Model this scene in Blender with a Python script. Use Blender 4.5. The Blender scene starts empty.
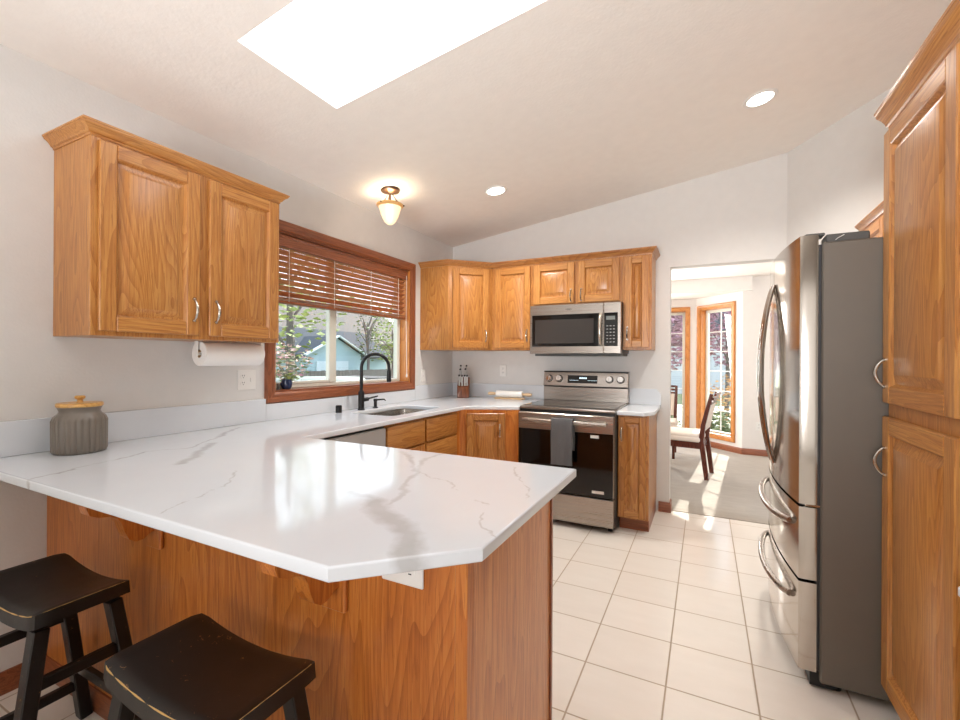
import bpy, bmesh, math, random
from mathutils import Vector, Matrix
PI = math.pi
S = bpy.context.scene
C = S.collection

# ------------------------------------------------------------------ camera, world, lights, exposure
def make_camera():
    cam = bpy.data.cameras.new('camera'); cam.sensor_width = 36; cam.sensor_fit = 'HORIZONTAL'
    cam.lens = 446.14 / 960 * 36; cam.shift_y = -0.00074; cam.clip_start = .02; cam.clip_end = 200
    o = bpy.data.objects.new('camera', cam); C.objects.link(o)
    th = math.radians(26.7474); ro = .0055
    R = Vector((math.cos(th), math.sin(th), 0)); F = Vector((-math.sin(th), math.cos(th), 0)); Z = Vector((0, 0, 1))
    r = (R + ro * Z).normalized(); u = (Z - ro * R).normalized(); b = -F
    o.matrix_world = Matrix(((r.x, u.x, b.x, 2.4011), (r.y, u.y, b.y, 0), (r.z, u.z, b.z, 1.2926), (0, 0, 0, 1)))
    S.camera = o
make_camera()

w = bpy.data.worlds.new('sky'); S.world = w; w.use_nodes = True
wn = w.node_tree.nodes; wl = w.node_tree.links; wn.clear()
out = wn.new('ShaderNodeOutputWorld'); bg = wn.new('ShaderNodeBackground')
tc = wn.new('ShaderNodeTexCoord'); sx = wn.new('ShaderNodeSeparateXYZ'); rp = wn.new('ShaderNodeValToRGB')
wl.new(tc.outputs['Generated'], sx.inputs[0]); wl.new(sx.outputs['Z'], rp.inputs[0])
rp.color_ramp.elements[0].color = (.95, .97, 1, 1); rp.color_ramp.elements[1].color = (.6, .76, 1, 1); rp.color_ramp.elements[1].position = .7
wl.new(rp.outputs[0], bg.inputs[0]); bg.inputs[1].default_value = 1.9; wl.new(bg.outputs[0], out.inputs[0])

def light(name, kind, energy, loc, color=(1, 1, 1), **k):
    l = bpy.data.lights.new(name, kind); l.energy = energy; l.color = color
    for a, v in k.items():
        if a not in ('dir',): setattr(l, a, v)
    o = bpy.data.objects.new(name, l); C.objects.link(o); o.location = loc
    if 'dir' in k: o.rotation_euler = Vector(k['dir']).to_track_quat('-Z', 'Y').to_euler()
    return o
light('sun', 'SUN', 6.5, (2, 20, 15), (1, .95, .87), angle=.009, dir=(-.085, -1, -.56))
# added fill panel behind the camera, brightening the surfaces that face it
light('rear_fill', 'AREA', 13, (1.8, -3.1, 1.2), (1, .97, .93), dir=(0, 1, -.02), shape='RECTANGLE', size=3.3, size_y=2.2)
# added spot behind the camera, brightening the sloped ceiling and far wall
light('ceiling_fill', 'SPOT', 400, (2.0, -2.0, 1.15), (.97, .975, 1), dir=(-.06, 1, .62), spot_size=1.60, spot_blend=1.0, shadow_soft_size=.5)
light('dining_fill', 'AREA', 70, (.95, 7.2, 1.3), (1, .98, .95), dir=(.35, -1, .1), shape='RECTANGLE', size=1.0, size_y=1.6)  # added fill inside the bay, brightening the dining room
S.view_settings.view_transform = 'Standard'; S.view_settings.look = 'None'
S.view_settings.exposure = 0.58; S.view_settings.gamma = 1.0; S.view_settings.use_curve_mapping = False
S.cycles.use_denoising = True
S.cycles.max_bounces = 10; S.cycles.diffuse_bounces = 6; S.cycles.sample_clamp_indirect = 6

# ------------------------------------------------------------------ mesh builder
class B:
    def __init__(s): s.v = []; s.f = []; s.m = []
    def add(s, vs, fs, mi=0):
        o = len(s.v); s.v += [tuple(v) for v in vs]
        for f in fs: s.f.append(tuple(i + o for i in f)); s.m.append(mi)
        return s
    def bm(s, bm, mi=0, M=None):
        bm.verts.index_update()
        s.add([(M @ v.co if M else v.co) for v in bm.verts], [[v.index for v in f.verts] for f in bm.faces], mi)
        bm.free(); return s
    def box(s, x0, x1, y0, y1, z0, z1, mi=0, bev=0, seg=1, M=None):
        vs = [(x0, y0, z0), (x1, y0, z0), (x1, y1, z0), (x0, y1, z0), (x0, y0, z1), (x1, y0, z1), (x1, y1, z1), (x0, y1, z1)]
        fs = [(3, 2, 1, 0), (4, 5, 6, 7), (0, 1, 5, 4), (1, 2, 6, 5), (2, 3, 7, 6), (3, 0, 4, 7)]
        return s.hull(vs, fs, mi, bev, seg, M)
    def hull(s, vs, fs, mi=0, bev=0, seg=1, M=None):
        if bev <= 0: return s.add([(M @ Vector(v) if M else v) for v in vs], fs, mi)
        bm = bmesh.new(); bv = [bm.verts.new(v) for v in vs]
        for f in fs: bm.faces.new([bv[i] for i in f])
        bmesh.ops.bevel(bm, geom=list(bm.edges), offset=bev, segments=seg, profile=.5, affect='EDGES')
        return s.bm(bm, mi, M)
    def prism(s, poly, z0, z1, mi=0, bev=0, seg=1, M=None):
        n = len(poly)
        a = sum(poly[i][0] * poly[(i + 1) % n][1] - poly[(i + 1) % n][0] * poly[i][1] for i in range(n))
        if a < 0: poly = poly[::-1]
        vs = [(x, y, z0) for x, y in poly] + [(x, y, z1) for x, y in poly]
        fs = [tuple(range(n))[::-1], tuple(range(n, 2 * n))] + [(i, (i + 1) % n, n + (i + 1) % n, n + i) for i in range(n)]
        return s.hull(vs, fs, mi, bev, seg, M)
    def beam(s, a, b, w, d, mi=0, bev=0, w2=None, d2=None, up=(0, 1, 0)):
        a = Vector(a); b = Vector(b); t = (b - a).normalized(); u = Vector(up); x = u.cross(t)
        if x.length < 1e-4: x = Vector((1, 0, 0)).cross(t)
        x.normalize(); y = t.cross(x); w2 = w2 or w; d2 = d2 or d
        vs = []
        for p, ww, dd in ((a, w, d), (b, w2, d2)):
            for i, j in ((-1, -1), (1, -1), (1, 1), (-1, 1)): vs.append(p + x * i * ww / 2 + y * j * dd / 2)
        fs = [(3, 2, 1, 0), (4, 5, 6, 7), (0, 1, 5, 4), (1, 2, 6, 5), (2, 3, 7, 6), (3, 0, 4, 7)]
        return s.hull(vs, fs, mi, bev)
    def tube(s, pts, r, n=10, mi=0, cap=True, sy=1.0):
        pts = [Vector(p) for p in pts]; rs = r if isinstance(r, (list, tuple)) else [r] * len(pts)
        o = len(s.v); ref = None
        for i, p in enumerate(pts):
            t = (pts[min(i + 1, len(pts) - 1)] - pts[max(i - 1, 0)]).normalized()
            if ref is None:
                ref = Vector((0, 0, 1)) if abs(t.z) < .9 else Vector((1, 0, 0))
            x = (ref - t * ref.dot(t)).normalized(); ref = x; y = t.cross(x)
            for k in range(n):
                a = 2 * PI * k / n; s.v.append(tuple(p + x * math.cos(a) * rs[i] + y * math.sin(a) * rs[i] * sy))
        for i in range(len(pts) - 1):
            for k in range(n):
                k2 = (k + 1) % n; s.f.append((o + i * n + k, o + i * n + k2, o + (i + 1) * n + k2, o + (i + 1) * n + k)); s.m.append(mi)
        if cap:
            s.f.append(tuple(o + k for k in range(n))[::-1]); s.m.append(mi)
            e = o + (len(pts) - 1) * n; s.f.append(tuple(e + k for k in range(n))); s.m.append(mi)
        return s
    def lathe(s, prof, n=32, c=(0, 0, 0), mi=0, M=None, mod=None):
        vs = []; fs = []
        for i, (r, z) in enumerate(prof):
            for k in range(n):
                a = 2 * PI * k / n; rr = r * (mod(a, i) if mod else 1)
                v = Vector((c[0] + rr * math.cos(a), c[1] + rr * math.sin(a), c[2] + z)); vs.append(M @ v if M else v)
        for i in range(len(prof) - 1):
            for k in range(n):
                k2 = (k + 1) % n; fs.append((i * n + k, i * n + k2, (i + 1) * n + k2, (i + 1) * n + k))
        return s.add(vs, fs, mi)
    def sweep(s, prof, path, closed=False, mi=0):
        """prof: (out, z) loop; path: xy points walked so that 'out' lies to the right-hand side."""
        P = [Vector((p[0], p[1])) for p in path]; n = len(P); vs = []; fs = []; m = len(prof)
        for i in range(n):
            a = P[i - 1] if (i > 0 or closed) else None; b = P[(i + 1) % n] if (i < n - 1 or closed) else None
            def nr(q, r_):
                t = (r_ - q).normalized(); return Vector((t.y, -t.x))
            if a is None: d = nr(P[i], b)
            elif b is None: d = nr(a, P[i])
            else:
                n1, n2 = nr(a, P[i]), nr(P[i], b); d = (n1 + n2).normalized(); d = d / max(.2, d.dot(n1))
            for o_, z in prof: vs.append((P[i].x + d.x * o_, P[i].y + d.y * o_, z))
        seg = n if closed else n - 1
        for i in range(seg):
            j = (i + 1) % n
            for k in range(m):
                k2 = (k + 1) % m; fs.append((i * m + k, i * m + k2, j * m + k2, j * m + k))
        if not closed: fs += [tuple(range(m)), tuple(range((n - 1) * m, n * m))[::-1]]
        return s.add(vs, fs, mi)
    def rects(s, loops, mi=0, cap=True):
        """nested rectangles in the XZ plane: (x0,x1,z0,z1,y)"""
        o = len(s.v)
        for x0, x1, z0, z1, y in loops: s.v += [(x0, y, z0), (x1, y, z0), (x1, y, z1), (x0, y, z1)]
        for i in range(len(loops) - 1):
            for k in range(4):
                k2 = (k + 1) % 4; s.f.append((o + 4 * i + k, o + 4 * i + k2, o + 4 * i + 4 + k2, o + 4 * i + 4 + k)); s.m.append(mi)
        if cap: e = o + 4 * (len(loops) - 1); s.f.append((e, e + 1, e + 2, e + 3)); s.m.append(mi)
        return s

def link(name, b, mats, parent=None, sharp=35, smooth=True):
    me = bpy.data.meshes.new(name); me.from_pydata(b.v, [], b.f); me.update()
    if not isinstance(mats, (list, tuple)): mats = [mats]
    for m in mats: me.materials.append(m)
    me.polygons.foreach_set('material_index', b.m)
    bm = bmesh.new(); bm.from_mesh(me); bmesh.ops.recalc_face_normals(bm, faces=bm.faces); bm.to_mesh(me); bm.free()
    if smooth:
        me.polygons.foreach_set('use_smooth', [True] * len(me.polygons)); me.set_sharp_from_angle(angle=math.radians(sharp))
    o = bpy.data.objects.new(name, me); C.objects.link(o)
    if parent: o.parent = parent
    return o
def tag(o, label, cat, group=None, kind=None):
    o['label'] = label; o['category'] = cat
    if group: o['group'] = group
    if kind: o['kind'] = kind
    return o
def thing(name, label, cat, loc=(0, 0, 0), rot=0, group=None, kind=None):
    o = bpy.data.objects.new(name, None); C.objects.link(o); o.location = loc; o.rotation_euler = (0, 0, rot); o.empty_display_size = .1
    return tag(o, label, cat, group, kind)
def solo(name, b, mats, label, cat, loc=(0, 0, 0), rot=0, group=None, kind=None, **k):
    o = link(name, b, mats, **k); o.location = loc; o.rotation_euler = (0, 0, rot); return tag(o, label, cat, group, kind)
def part(name, b, mats, parent, label=None, **k):
    o = link(name, b, mats, parent, **k)
    if label: o['label'] = label
    return o
def dup(root, loc, rot, label, group=None):
    r = root.copy(); C.objects.link(r); r.location = loc; r.rotation_euler = (0, 0, rot); r['label'] = label
    if group: r['group'] = group
    for ch in list(root.children):
        c = ch.copy(); C.objects.link(c); c.parent = r
        for g in ch.children:
            d = g.copy(); C.objects.link(d); d.parent = c
    return r

# ------------------------------------------------------------------ materials
def srgb(r, g, b):
    f = lambda c: (c / 255 / 12.92) if c / 255 <= .04045 else ((c / 255 + .055) / 1.055) ** 2.4
    return (f(r), f(g), f(b), 1)
class N:
    def __init__(s, name):
        s.m = bpy.data.materials.new(name); s.m.use_nodes = True; s.t = s.m.node_tree; s.t.nodes.clear()
        s.out = s.n('ShaderNodeOutputMaterial'); s.p = s.n('ShaderNodeBsdfPrincipled'); s.l(s.p.outputs[0], s.out.inputs[0])
    def n(s, t, **k):
        x = s.t.nodes.new(t)
        for a, v in k.items(): setattr(x, a, v)
        return x
    def l(s, a, b): s.t.links.new(a, b)
    def math(s, op, a, b=None, c=None):
        x = s.n('ShaderNodeMath', operation=op)
        for i, q in enumerate((a, b, c)):
            if q is None: continue
            if isinstance(q, (int, float)): x.inputs[i].default_value = q
            else: s.l(q, x.inputs[i])
        return x.outputs[0]
    def ramp(s, fac, stops, interp='LINEAR'):
        x = s.n('ShaderNodeValToRGB'); x.color_ramp.interpolation = interp; e = x.color_ramp.elements
        while len(e) < len(stops): e.new(.5)
        for q, (p, c) in zip(e, stops): q.position = p; q.color = c
        s.l(fac, x.inputs[0]); return x.outputs[0]
    def noise(s, vec, scale, detail=3, rough=.5, dist=0):
        x = s.n('ShaderNodeTexNoise'); x.inputs['Scale'].default_value = scale; x.inputs['Detail'].default_value = detail
        x.inputs['Roughness'].default_value = rough; x.inputs['Distortion'].default_value = dist
        if vec is not None: s.l(vec, x.inputs['Vector'])
        return x.outputs[0]
    def coord(s, scale=(1, 1, 1), rnd=0, kind='Object'):
        t = s.n('ShaderNodeTexCoord'); v = t.outputs[kind]
        if rnd:
            oi = s.n('ShaderNodeObjectInfo'); a = s.n('ShaderNodeVectorMath', operation='ADD'); sc = s.n('ShaderNodeVectorMath', operation='SCALE')
            cm = s.n('ShaderNodeCombineXYZ')
            for i in range(3): s.l(oi.outputs['Random'], cm.inputs[i])
            s.l(cm.outputs[0], sc.inputs[0]); sc.inputs['Scale'].default_value = rnd
            s.l(v, a.inputs[0]); s.l(sc.outputs[0], a.inputs[1]); v = a.outputs[0]
        mp = s.n('ShaderNodeMapping'); mp.inputs['Scale'].default_value = scale; s.l(v, mp.inputs['Vector']); return mp.outputs[0]
    def mix(s, fac, a, b):
        x = s.n('ShaderNodeMix', data_type='RGBA')
        for q, i in ((fac, 0), (a, 6), (b, 7)):
            if isinstance(q, (int, float)): x.inputs[i].default_value = q
            elif isinstance(q, tuple): x.inputs[i].default_value = q
            else: s.l(q, x.inputs[i])
        return x.outputs[2]
    def set(s, col=None, rough=None, metal=None, **k):
        if col is not None:
            if isinstance(col, tuple): s.p.inputs['Base Color'].default_value = col
            else: s.l(col, s.p.inputs['Base Color'])
        if rough is not None:
            if isinstance(rough, (int, float)): s.p.inputs['Roughness'].default_value = rough
            else: s.l(rough, s.p.inputs['Roughness'])
        if metal is not None: s.p.inputs['Metallic'].default_value = metal
        for a, v in k.items(): s.p.inputs[a.replace('_', ' ')].default_value = v
        return s
    def bump(s, h, strength=.2, dist=.002):
        x = s.n('ShaderNodeBump'); x.inputs['Strength'].default_value = strength; x.inputs['Distance'].default_value = dist
        s.l(h, x.inputs['Height']); s.l(x.outputs[0], s.p.inputs['Normal']); return s

def oak(name, axis, dark, mid, lite, rough=.33, rings=34.0):
    """open-pored oak, grain along local axis"""
    n = N(name)
    sc = lambda a, c: tuple(a if i == 'xyz'.index(axis) else c for i in range(3))
    low = n.noise(n.coord(sc(.5, 4.0), 17), 1.0, 2, .5, .15)
    ring = n.math('FRACT', n.math('MULTIPLY', low, rings))
    ring = n.math('POWER', ring, 2.2)
    fine = n.noise(n.coord(sc(4.5, 120), 17), 1.0, 4, .65)
    pore = n.noise(n.coord(sc(11, 300), 17), 1.0, 2, .5)
    tone = n.noise(n.coord(sc(.4, 2.0), 31), 1.0, 1, .5)
    f = n.math('ADD', n.math('MULTIPLY', ring, .24), n.math('MULTIPLY', fine, .78))
    f = n.math('ADD', f, n.math('MULTIPLY', n.math('SUBTRACT', tone, .5), .35))
    col = n.ramp(f, [(.22, lite), (.50, mid), (.86, dark)])
    pm = n.math('GREATER_THAN', pore, .61)
    col = n.mix(n.math('MULTIPLY', pm, .5), col, dark)
    n.set(col, rough); n.p.inputs['Coat Weight'].default_value = .12; n.p.inputs['Coat Roughness'].default_value = .2
    n.bump(n.math('MULTIPLY', fine, -1), .12, .001)
    return n.m
OD, OM, OL = srgb(132, 78, 32), srgb(177, 116, 57), srgb(201, 146, 80)
OAK = {a: oak('oak_' + a, a, OD, OM, OL) for a in 'xyz'}
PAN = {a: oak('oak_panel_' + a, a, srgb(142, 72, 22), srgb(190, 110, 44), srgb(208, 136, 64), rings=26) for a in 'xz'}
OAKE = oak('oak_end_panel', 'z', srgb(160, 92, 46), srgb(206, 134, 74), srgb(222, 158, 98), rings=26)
TRIM = {a: oak('stained_oak_' + a, a, srgb(96, 48, 26), srgb(142, 80, 48), srgb(166, 100, 64)) for a in 'xyz'}
SLAT = oak('slat_wood', 'x', srgb(150, 88, 52), srgb(194, 124, 78), srgb(214, 148, 98))
GOLD = {a: oak('golden_oak_' + a, a, srgb(150, 86, 34), srgb(198, 126, 58), srgb(218, 152, 82)) for a in 'xz'}
CHERRY = oak('cherry_wood', 'z', srgb(50, 20, 13), srgb(82, 36, 24), srgb(104, 52, 36), rough=.25)

def plain(name, col, rough=.5, metal=0, bump=None, **k):
    n = N(name); c = n.noise(n.coord(rnd=3), 14, 3)
    lo = tuple(x * .93 for x in col[:3]) + (1,)
    n.set(n.mix(c, lo, col), rough, metal, **k)
    if bump: n.bump(n.noise(n.coord(), bump[0], 4), bump[1], bump[2])
    return n.m
WALL = plain('wall_paint', srgb(224, 222, 219), .75, bump=(90, .25, .003))  # wall colour lowered so the ceiling reads as better lit
CEIL = plain('ceiling_paint', srgb(246, 241, 235), .85, bump=(60, .3, .004))  # colour raised above the walls to stand in for missing ceiling light
DWALL = plain('dining_wall_paint', srgb(236, 231, 226), .75, bump=(90, .2, .003))
WHITE = plain('white_plastic', srgb(238, 236, 232), .35)
PAPER = plain('paper_towel', srgb(243, 241, 238), .9, bump=(160, .3, .002))
VINYL = plain('vinyl_frame', srgb(226, 226, 214), .4)
BLACKMET = plain('matte_black_metal', srgb(26, 26, 28), .38, .3)
BLACKPL = plain('black_plastic', srgb(18, 18, 19), .4)
BLACKGL = plain('black_glass', srgb(9, 9, 10), .06)
FSIDE = plain('fridge_side_grey', srgb(112, 105, 96), .5, .2)
DKGREY = plain('dark_grey_plastic', srgb(84, 84, 82), .5)
NICKEL = plain('satin_nickel', srgb(196, 190, 180), .25, 1)
CHROME = plain('polished_chrome', srgb(225, 225, 225), .08, 1)
BRONZE = plain('bronze_metal', srgb(120, 98, 82), .35, .9)
BAMBOO = oak('bamboo', 'x', srgb(176, 124, 58), srgb(206, 156, 84), srgb(222, 180, 110))
CERAMIC = plain('grey_stoneware', srgb(120, 111, 101), .32)
KNIFEB = oak('knife_block_wood', 'z', srgb(84, 40, 18), srgb(124, 66, 32), srgb(150, 86, 48))
PINWOOD = oak('pale_pin_wood', 'x', srgb(176, 140, 100), srgb(206, 174, 134), srgb(222, 194, 158))
MARBLE = plain('white_marble', srgb(238, 236, 232), .2)
CREAM = plain('cream_fabric', srgb(224, 210, 196), .9, bump=(260, .35, .002))
TOWEL = plain('grey_towel', srgb(104, 104, 106), .95, bump=(240, .8, .004))
DARKGAP = plain('dark_gap', srgb(24, 18, 14), .8)
def steel(name, col, rough, axis, var=.08):
    n = N(name); sc = tuple(1.2 if i == 'xyz'.index(axis) else 320 for i in range(3))
    f = n.noise(n.coord(sc), 1, 2, .5)
    n.set(n.mix(f, tuple(c * (1 - var) for c in col[:3]) + (1,), col), n.math('ADD', n.math('MULTIPLY', f, .06), rough - .03), 1.0)
    n.bump(f, .03, .0005); return n.m
STEELX = steel('brushed_steel_x', srgb(176, 168, 160), .28, 'x')
STEELZ = steel('brushed_steel_z', srgb(196, 189, 181), .11, 'z', .04)
SINKST = steel('sink_steel', srgb(196, 190, 182), .24, 'y')

def stool_mat():
    n = N('worn_black_paint'); c = n.coord((1, 1, 1), 5)
    geo = n.n('ShaderNodeNewGeometry')
    wear = n.math('GREATER_THAN', n.math('ADD', n.noise(c, 38, 5, .75, .4), n.math('MULTIPLY', n.noise(c, 5, 2), .22)), .775)
    n.set(n.mix(n.math('MULTIPLY', wear, .75), srgb(17, 11, 9), srgb(150, 110, 70)), n.math('ADD', .3, n.math('MULTIPLY', n.noise(c, 20), .15)))
    return n.m
STOOL = stool_mat()
STOOLEDGE = plain('bare_wood_edge', srgb(206, 170, 106), .5)

def quartz():
    n = N('white_quartz')
    t = n.n('ShaderNodeTexCoord'); nz = n.n('ShaderNodeTexNoise'); nz.inputs['Scale'].default_value = 5.5; nz.inputs['Detail'].default_value = 5; nz.inputs['Roughness'].default_value = .6
    n.l(t.outputs['Object'], nz.inputs['Vector'])
    d = n.n('ShaderNodeVectorMath', operation='SUBTRACT'); n.l(nz.outputs['Color'], d.inputs[0]); d.inputs[1].default_value = (.5, .5, .5)
    s_ = n.n('ShaderNodeVectorMath', operation='SCALE'); n.l(d.outputs[0], s_.inputs[0]); s_.inputs['Scale'].default_value = .13
    a = n.n('ShaderNodeVectorMath', operation='ADD'); n.l(t.outputs['Object'], a.inputs[0]); n.l(s_.outputs[0], a.inputs[1])
    xyz = n.n('ShaderNodeSeparateXYZ'); n.l(a.outputs[0], xyz.inputs[0]); X, Y, Z_ = xyz.outputs
    zc = n.math('SUBTRACT', Z_, .9)
    total = None
    V = [(1.6, 0.95, 1.73, 0.87, 0.042, 0.62), (1.73, 0.87, 1.83, 0.8, 0.042, 0.62), (1.83, 0.8, 1.92, 0.68, 0.042, 0.62), (1.54, 1.26, 1.61, 1.09, 0.014, 0.45), (1.61, 1.09, 1.65, 0.96, 0.014, 0.45), (1.49, 0.98, 1.6, 0.96, 0.02, 0.4), (1.54, 1.26, 1.65, 1.21, 0.005, 0.5), (1.65, 1.21, 1.82, 1.1, 0.005, 0.5), (1.82, 1.1, 1.91, 1.05, 0.005, 0.5), (1.91, 1.05, 1.93, 0.93, 0.005, 0.5), (1.93, 0.93, 2.0, 0.88, 0.005, 0.5), (1.3, 1.5, 1.54, 1.26, 0.016, 0.4), (1.54, 1.26, 1.44, 1.45, 0.016, 0.4), (1.44, 1.45, 1.46, 1.59, 0.016, 0.4), (1.79, 1.49, 1.94, 1.24, 0.005, 0.5), (1.94, 1.24, 1.95, 1.16, 0.005, 0.5), (0.58, 0.54, 0.52, 0.63, 0.009, 0.65), (0.52, 0.63, 0.45, 0.82, 0.009, 0.65), (0.45, 0.82, 0.39, 1.01, 0.009, 0.65), (0.39, 1.01, 0.44, 1.16, 0.009, 0.65), (0.44, 1.16, 0.3, 1.36, 0.009, 0.65), (0.69, 0.97, 0.59, 1.1, 0.03, 0.6), (0.59, 1.1, 0.43, 1.26, 0.03, 0.6), (0.3, 1.36, 0.11, 1.58, 0.016, 0.6), (1.22, 0.64, 1.16, 0.75, 0.005, 0.5), (1.16, 0.75, 1.11, 0.88, 0.005, 0.5), (1.11, 0.88, 0.91, 1.01, 0.005, 0.5), (0.1, 2.2, 0.62, 2.5, 0.008, 0.5), (0.1, 3.3, 0.5, 3.8, 0.012, 0.5), (0.0, 1.07, 0.0, 1.12, 0.006, 0.6), (0.0, 1.4, 0.0, 1.62, 0.01, 0.6)]
    for x0, y0, x1, y1, wd, st in V:
        dx, dy = x1 - x0, y1 - y0; L2 = dx * dx + dy * dy
        px = n.math('SUBTRACT', X, x0); py = n.math('SUBTRACT', Y, y0)
        tt = n.n('ShaderNodeClamp'); n.l(n.math('DIVIDE', n.math('ADD', n.math('MULTIPLY', px, dx), n.math('MULTIPLY', py, dy)), L2), tt.inputs[0]); tt = tt.outputs[0]
        ex = n.math('SUBTRACT', px, n.math('MULTIPLY', tt, dx)); ey = n.math('SUBTRACT', py, n.math('MULTIPLY', tt, dy))
        dd = n.math('SQRT', n.math('ADD', n.math('ADD', n.math('MULTIPLY', ex, ex), n.math('MULTIPLY', ey, ey)), n.math('MULTIPLY', n.math('MULTIPLY', zc, zc), .15)))
        mr = n.n('ShaderNodeMapRange'); n.l(dd, mr.inputs[0]); mr.inputs[1].default_value = wd; mr.inputs[2].default_value = wd * .3; mr.inputs[3].default_value = 0; mr.inputs[4].default_value = st
        total = mr.outputs[0] if total is None else n.math('MAXIMUM', total, mr.outputs[0])
    br = n.math('ADD', .45, n.math('MULTIPLY', n.noise(n.coord(), 9, 4), .9))
    total = n.math('MULTIPLY', total, br)
    cloud = n.noise(n.coord(), 2.2, 4, .6, .6)
    base = n.mix(cloud, srgb(214, 219, 225), srgb(226, 231, 236))
    n.set(n.mix(n.math('MINIMUM', n.math('MULTIPLY', total, .9), 1.0), base, srgb(164, 161, 158)), .1)
    return n.m
QUARTZ = quartz()

def tiles():
    n = N('ceramic_floor_tile'); t = n.n('ShaderNodeTexCoord'); x = n.n('ShaderNodeSeparateXYZ'); n.l(t.outputs['Object'], x.inputs[0])
    TX, TY, OX, OY = .3178, .3082, 1.6335, 1.9127
    def edge(v, o, s_):
        q = n.math('DIVIDE', n.math('SUBTRACT', v, o - 40 * s_), s_); f = n.math('FRACT', q)
        return n.math('MULTIPLY', n.math('MINIMUM', f, n.math('SUBTRACT', 1.0, f)), s_), n.math('FLOOR', q)
    ex, ix = edge(x.outputs[0], OX, TX); ey, iy = edge(x.outputs[1], OY, TY)
    e = n.math('MINIMUM', ex, ey)
    mr = n.n('ShaderNodeMapRange'); n.l(e, mr.inputs[0]); mr.inputs[1].default_value = .0022; mr.inputs[2].default_value = .0045
    cm = n.n('ShaderNodeCombineXYZ'); n.l(ix, cm.inputs[0]); n.l(iy, cm.inputs[1]); wn_ = n.n('ShaderNodeTexWhiteNoise'); n.l(cm.outputs[0], wn_.inputs[0])
    cloud = n.noise(n.coord((1, 3, 1)), 5, 5, .6)
    f = n.math('ADD', n.math('MULTIPLY', cloud, .7), n.math('MULTIPLY', wn_.outputs[0], .3))
    tile = n.mix(f, srgb(226, 219, 209), srgb(240, 234, 226))
    n.set(n.mix(mr.outputs[0], srgb(176, 160, 140), tile), n.math('SUBTRACT', .8, n.math('MULTIPLY', mr.outputs[0], .64)))
    n.bump(mr.outputs[0], .5, .002); return n.m
TILE = tiles()
def carpet():
    n = N('grey_carpet'); a = n.noise(n.coord(), 260, 4, .7); b = n.noise(n.coord((1, 2.5, 1)), 6, 4, .6)
    n.set(n.mix(n.math('ADD', n.math('MULTIPLY', a, .5), n.math('MULTIPLY', b, .5)), srgb(150, 140, 128), srgb(196, 188, 178)), .95)
    n.bump(a, .8, .006); return n.m
CARPET = carpet()
def glass(name, ior=1.45):
    n = N(name); n.t.nodes.remove(n.p); tr = n.n('ShaderNodeBsdfTransparent'); gl = n.n('ShaderNodeBsdfGlossy'); gl.inputs['Roughness'].default_value = .02
    mx = n.n('ShaderNodeMixShader')
    tr.inputs[0].default_value = (.97, .985, .98, 1)
    mx.inputs[0].default_value = .05; n.l(tr.outputs[0], mx.inputs[1]); n.l(gl.outputs[0], mx.inputs[2]); n.l(mx.outputs[0], n.out.inputs[0]); return n.m
GLASS = glass('clear_glass')
def emit(name, col, st):
    n = N(name); n.set(col, .6); n.p.inputs['Emission Color'].default_value = col; n.p.inputs['Emission Strength'].default_value = st; return n.m
SKYL = emit('skylight_diffuser', (.87, .935, 1, 1), 2.7)
CANL = emit('can_light_lens', (1, .96, .9, 1), 7)
DISPL = emit('display_digits', srgb(200, 225, 235), 1.2)
def amber():
    n = N('amber_glass'); n.set(srgb(250, 240, 222), .25); n.p.inputs['Emission Color'].default_value = srgb(255, 232, 196); n.p.inputs['Emission Strength'].default_value = .22
    n.p.inputs['Transmission Weight'].default_value = .25; return n.m
AMBER = amber()
AMBERRIM = plain('amber_rim', srgb(236, 186, 116), .3)
BULB = emit('bulb_glow', (1, .93, .8, 1), 12)
def leafm(name, a, b):
    n = N(name); v = n.noise(n.coord(), 9, 3, .7); n.set(n.ramp(v, [(.3, a), (.7, b)]), .6); return n.m

# ------------------------------------------------------------------ room shell
CZ = lambda x: 2.483 + .138 * x
D = 4.112
HZ = .909  # worktop height
def wall(name, p0, p1, t, ztop, ops, label, mat=WALL, z0=0):
    """wall from p0 to p1; the room lies on its local -Y side; openings (s0,s1,z0,z1). ztop: number or f(s)."""
    L = math.hypot(p1[0] - p0[0], p1[1] - p0[1]); a = math.atan2(p1[1] - p0[1], p1[0] - p0[0])
    zt = ztop if callable(ztop) else (lambda s_: ztop)
    b = B()
    def seg(s0, s1, za, zb0, zb1):
        if s1 - s0 < 1e-4: return
        vs = [(s0, 0, za), (s1, 0, za), (s1, t, za), (s0, t, za), (s0, 0, zb0), (s1, 0, zb1), (s1, t, zb1), (s0, t, zb0)]
        b.add(vs, [(3, 2, 1, 0), (4, 5, 6, 7), (0, 1, 5, 4), (1, 2, 6, 5), (2, 3, 7, 6), (3, 0, 4, 7)])
    s_ = 0
    for (o0, o1, za, zb) in sorted(ops):
        seg(s_, o0, z0, zt(s_), zt(o0))
        if za > z0: seg(o0, o1, z0, za, za)
        seg(o0, o1, zb, zt(o0), zt(o1)); s_ = o1
    seg(s_, L, z0, zt(s_), zt(L))
    return solo(name, b, mat, label, 'wall', (p0[0], p0[1], 0), a, kind='structure', smooth=False)
WY0, WY1, WZ0, WZ1 = 1.905, 3.335, 1.078, 2.10
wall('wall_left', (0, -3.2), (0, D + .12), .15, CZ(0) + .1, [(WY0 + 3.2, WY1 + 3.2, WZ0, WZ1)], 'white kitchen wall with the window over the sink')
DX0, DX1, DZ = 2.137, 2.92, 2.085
wall('wall_back', (0, D), (2.96, D), .12, lambda s_: CZ(s_) + .05, [(DX0, DX1, 0, DZ)], 'white end wall behind the range with the dining room doorway')
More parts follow.
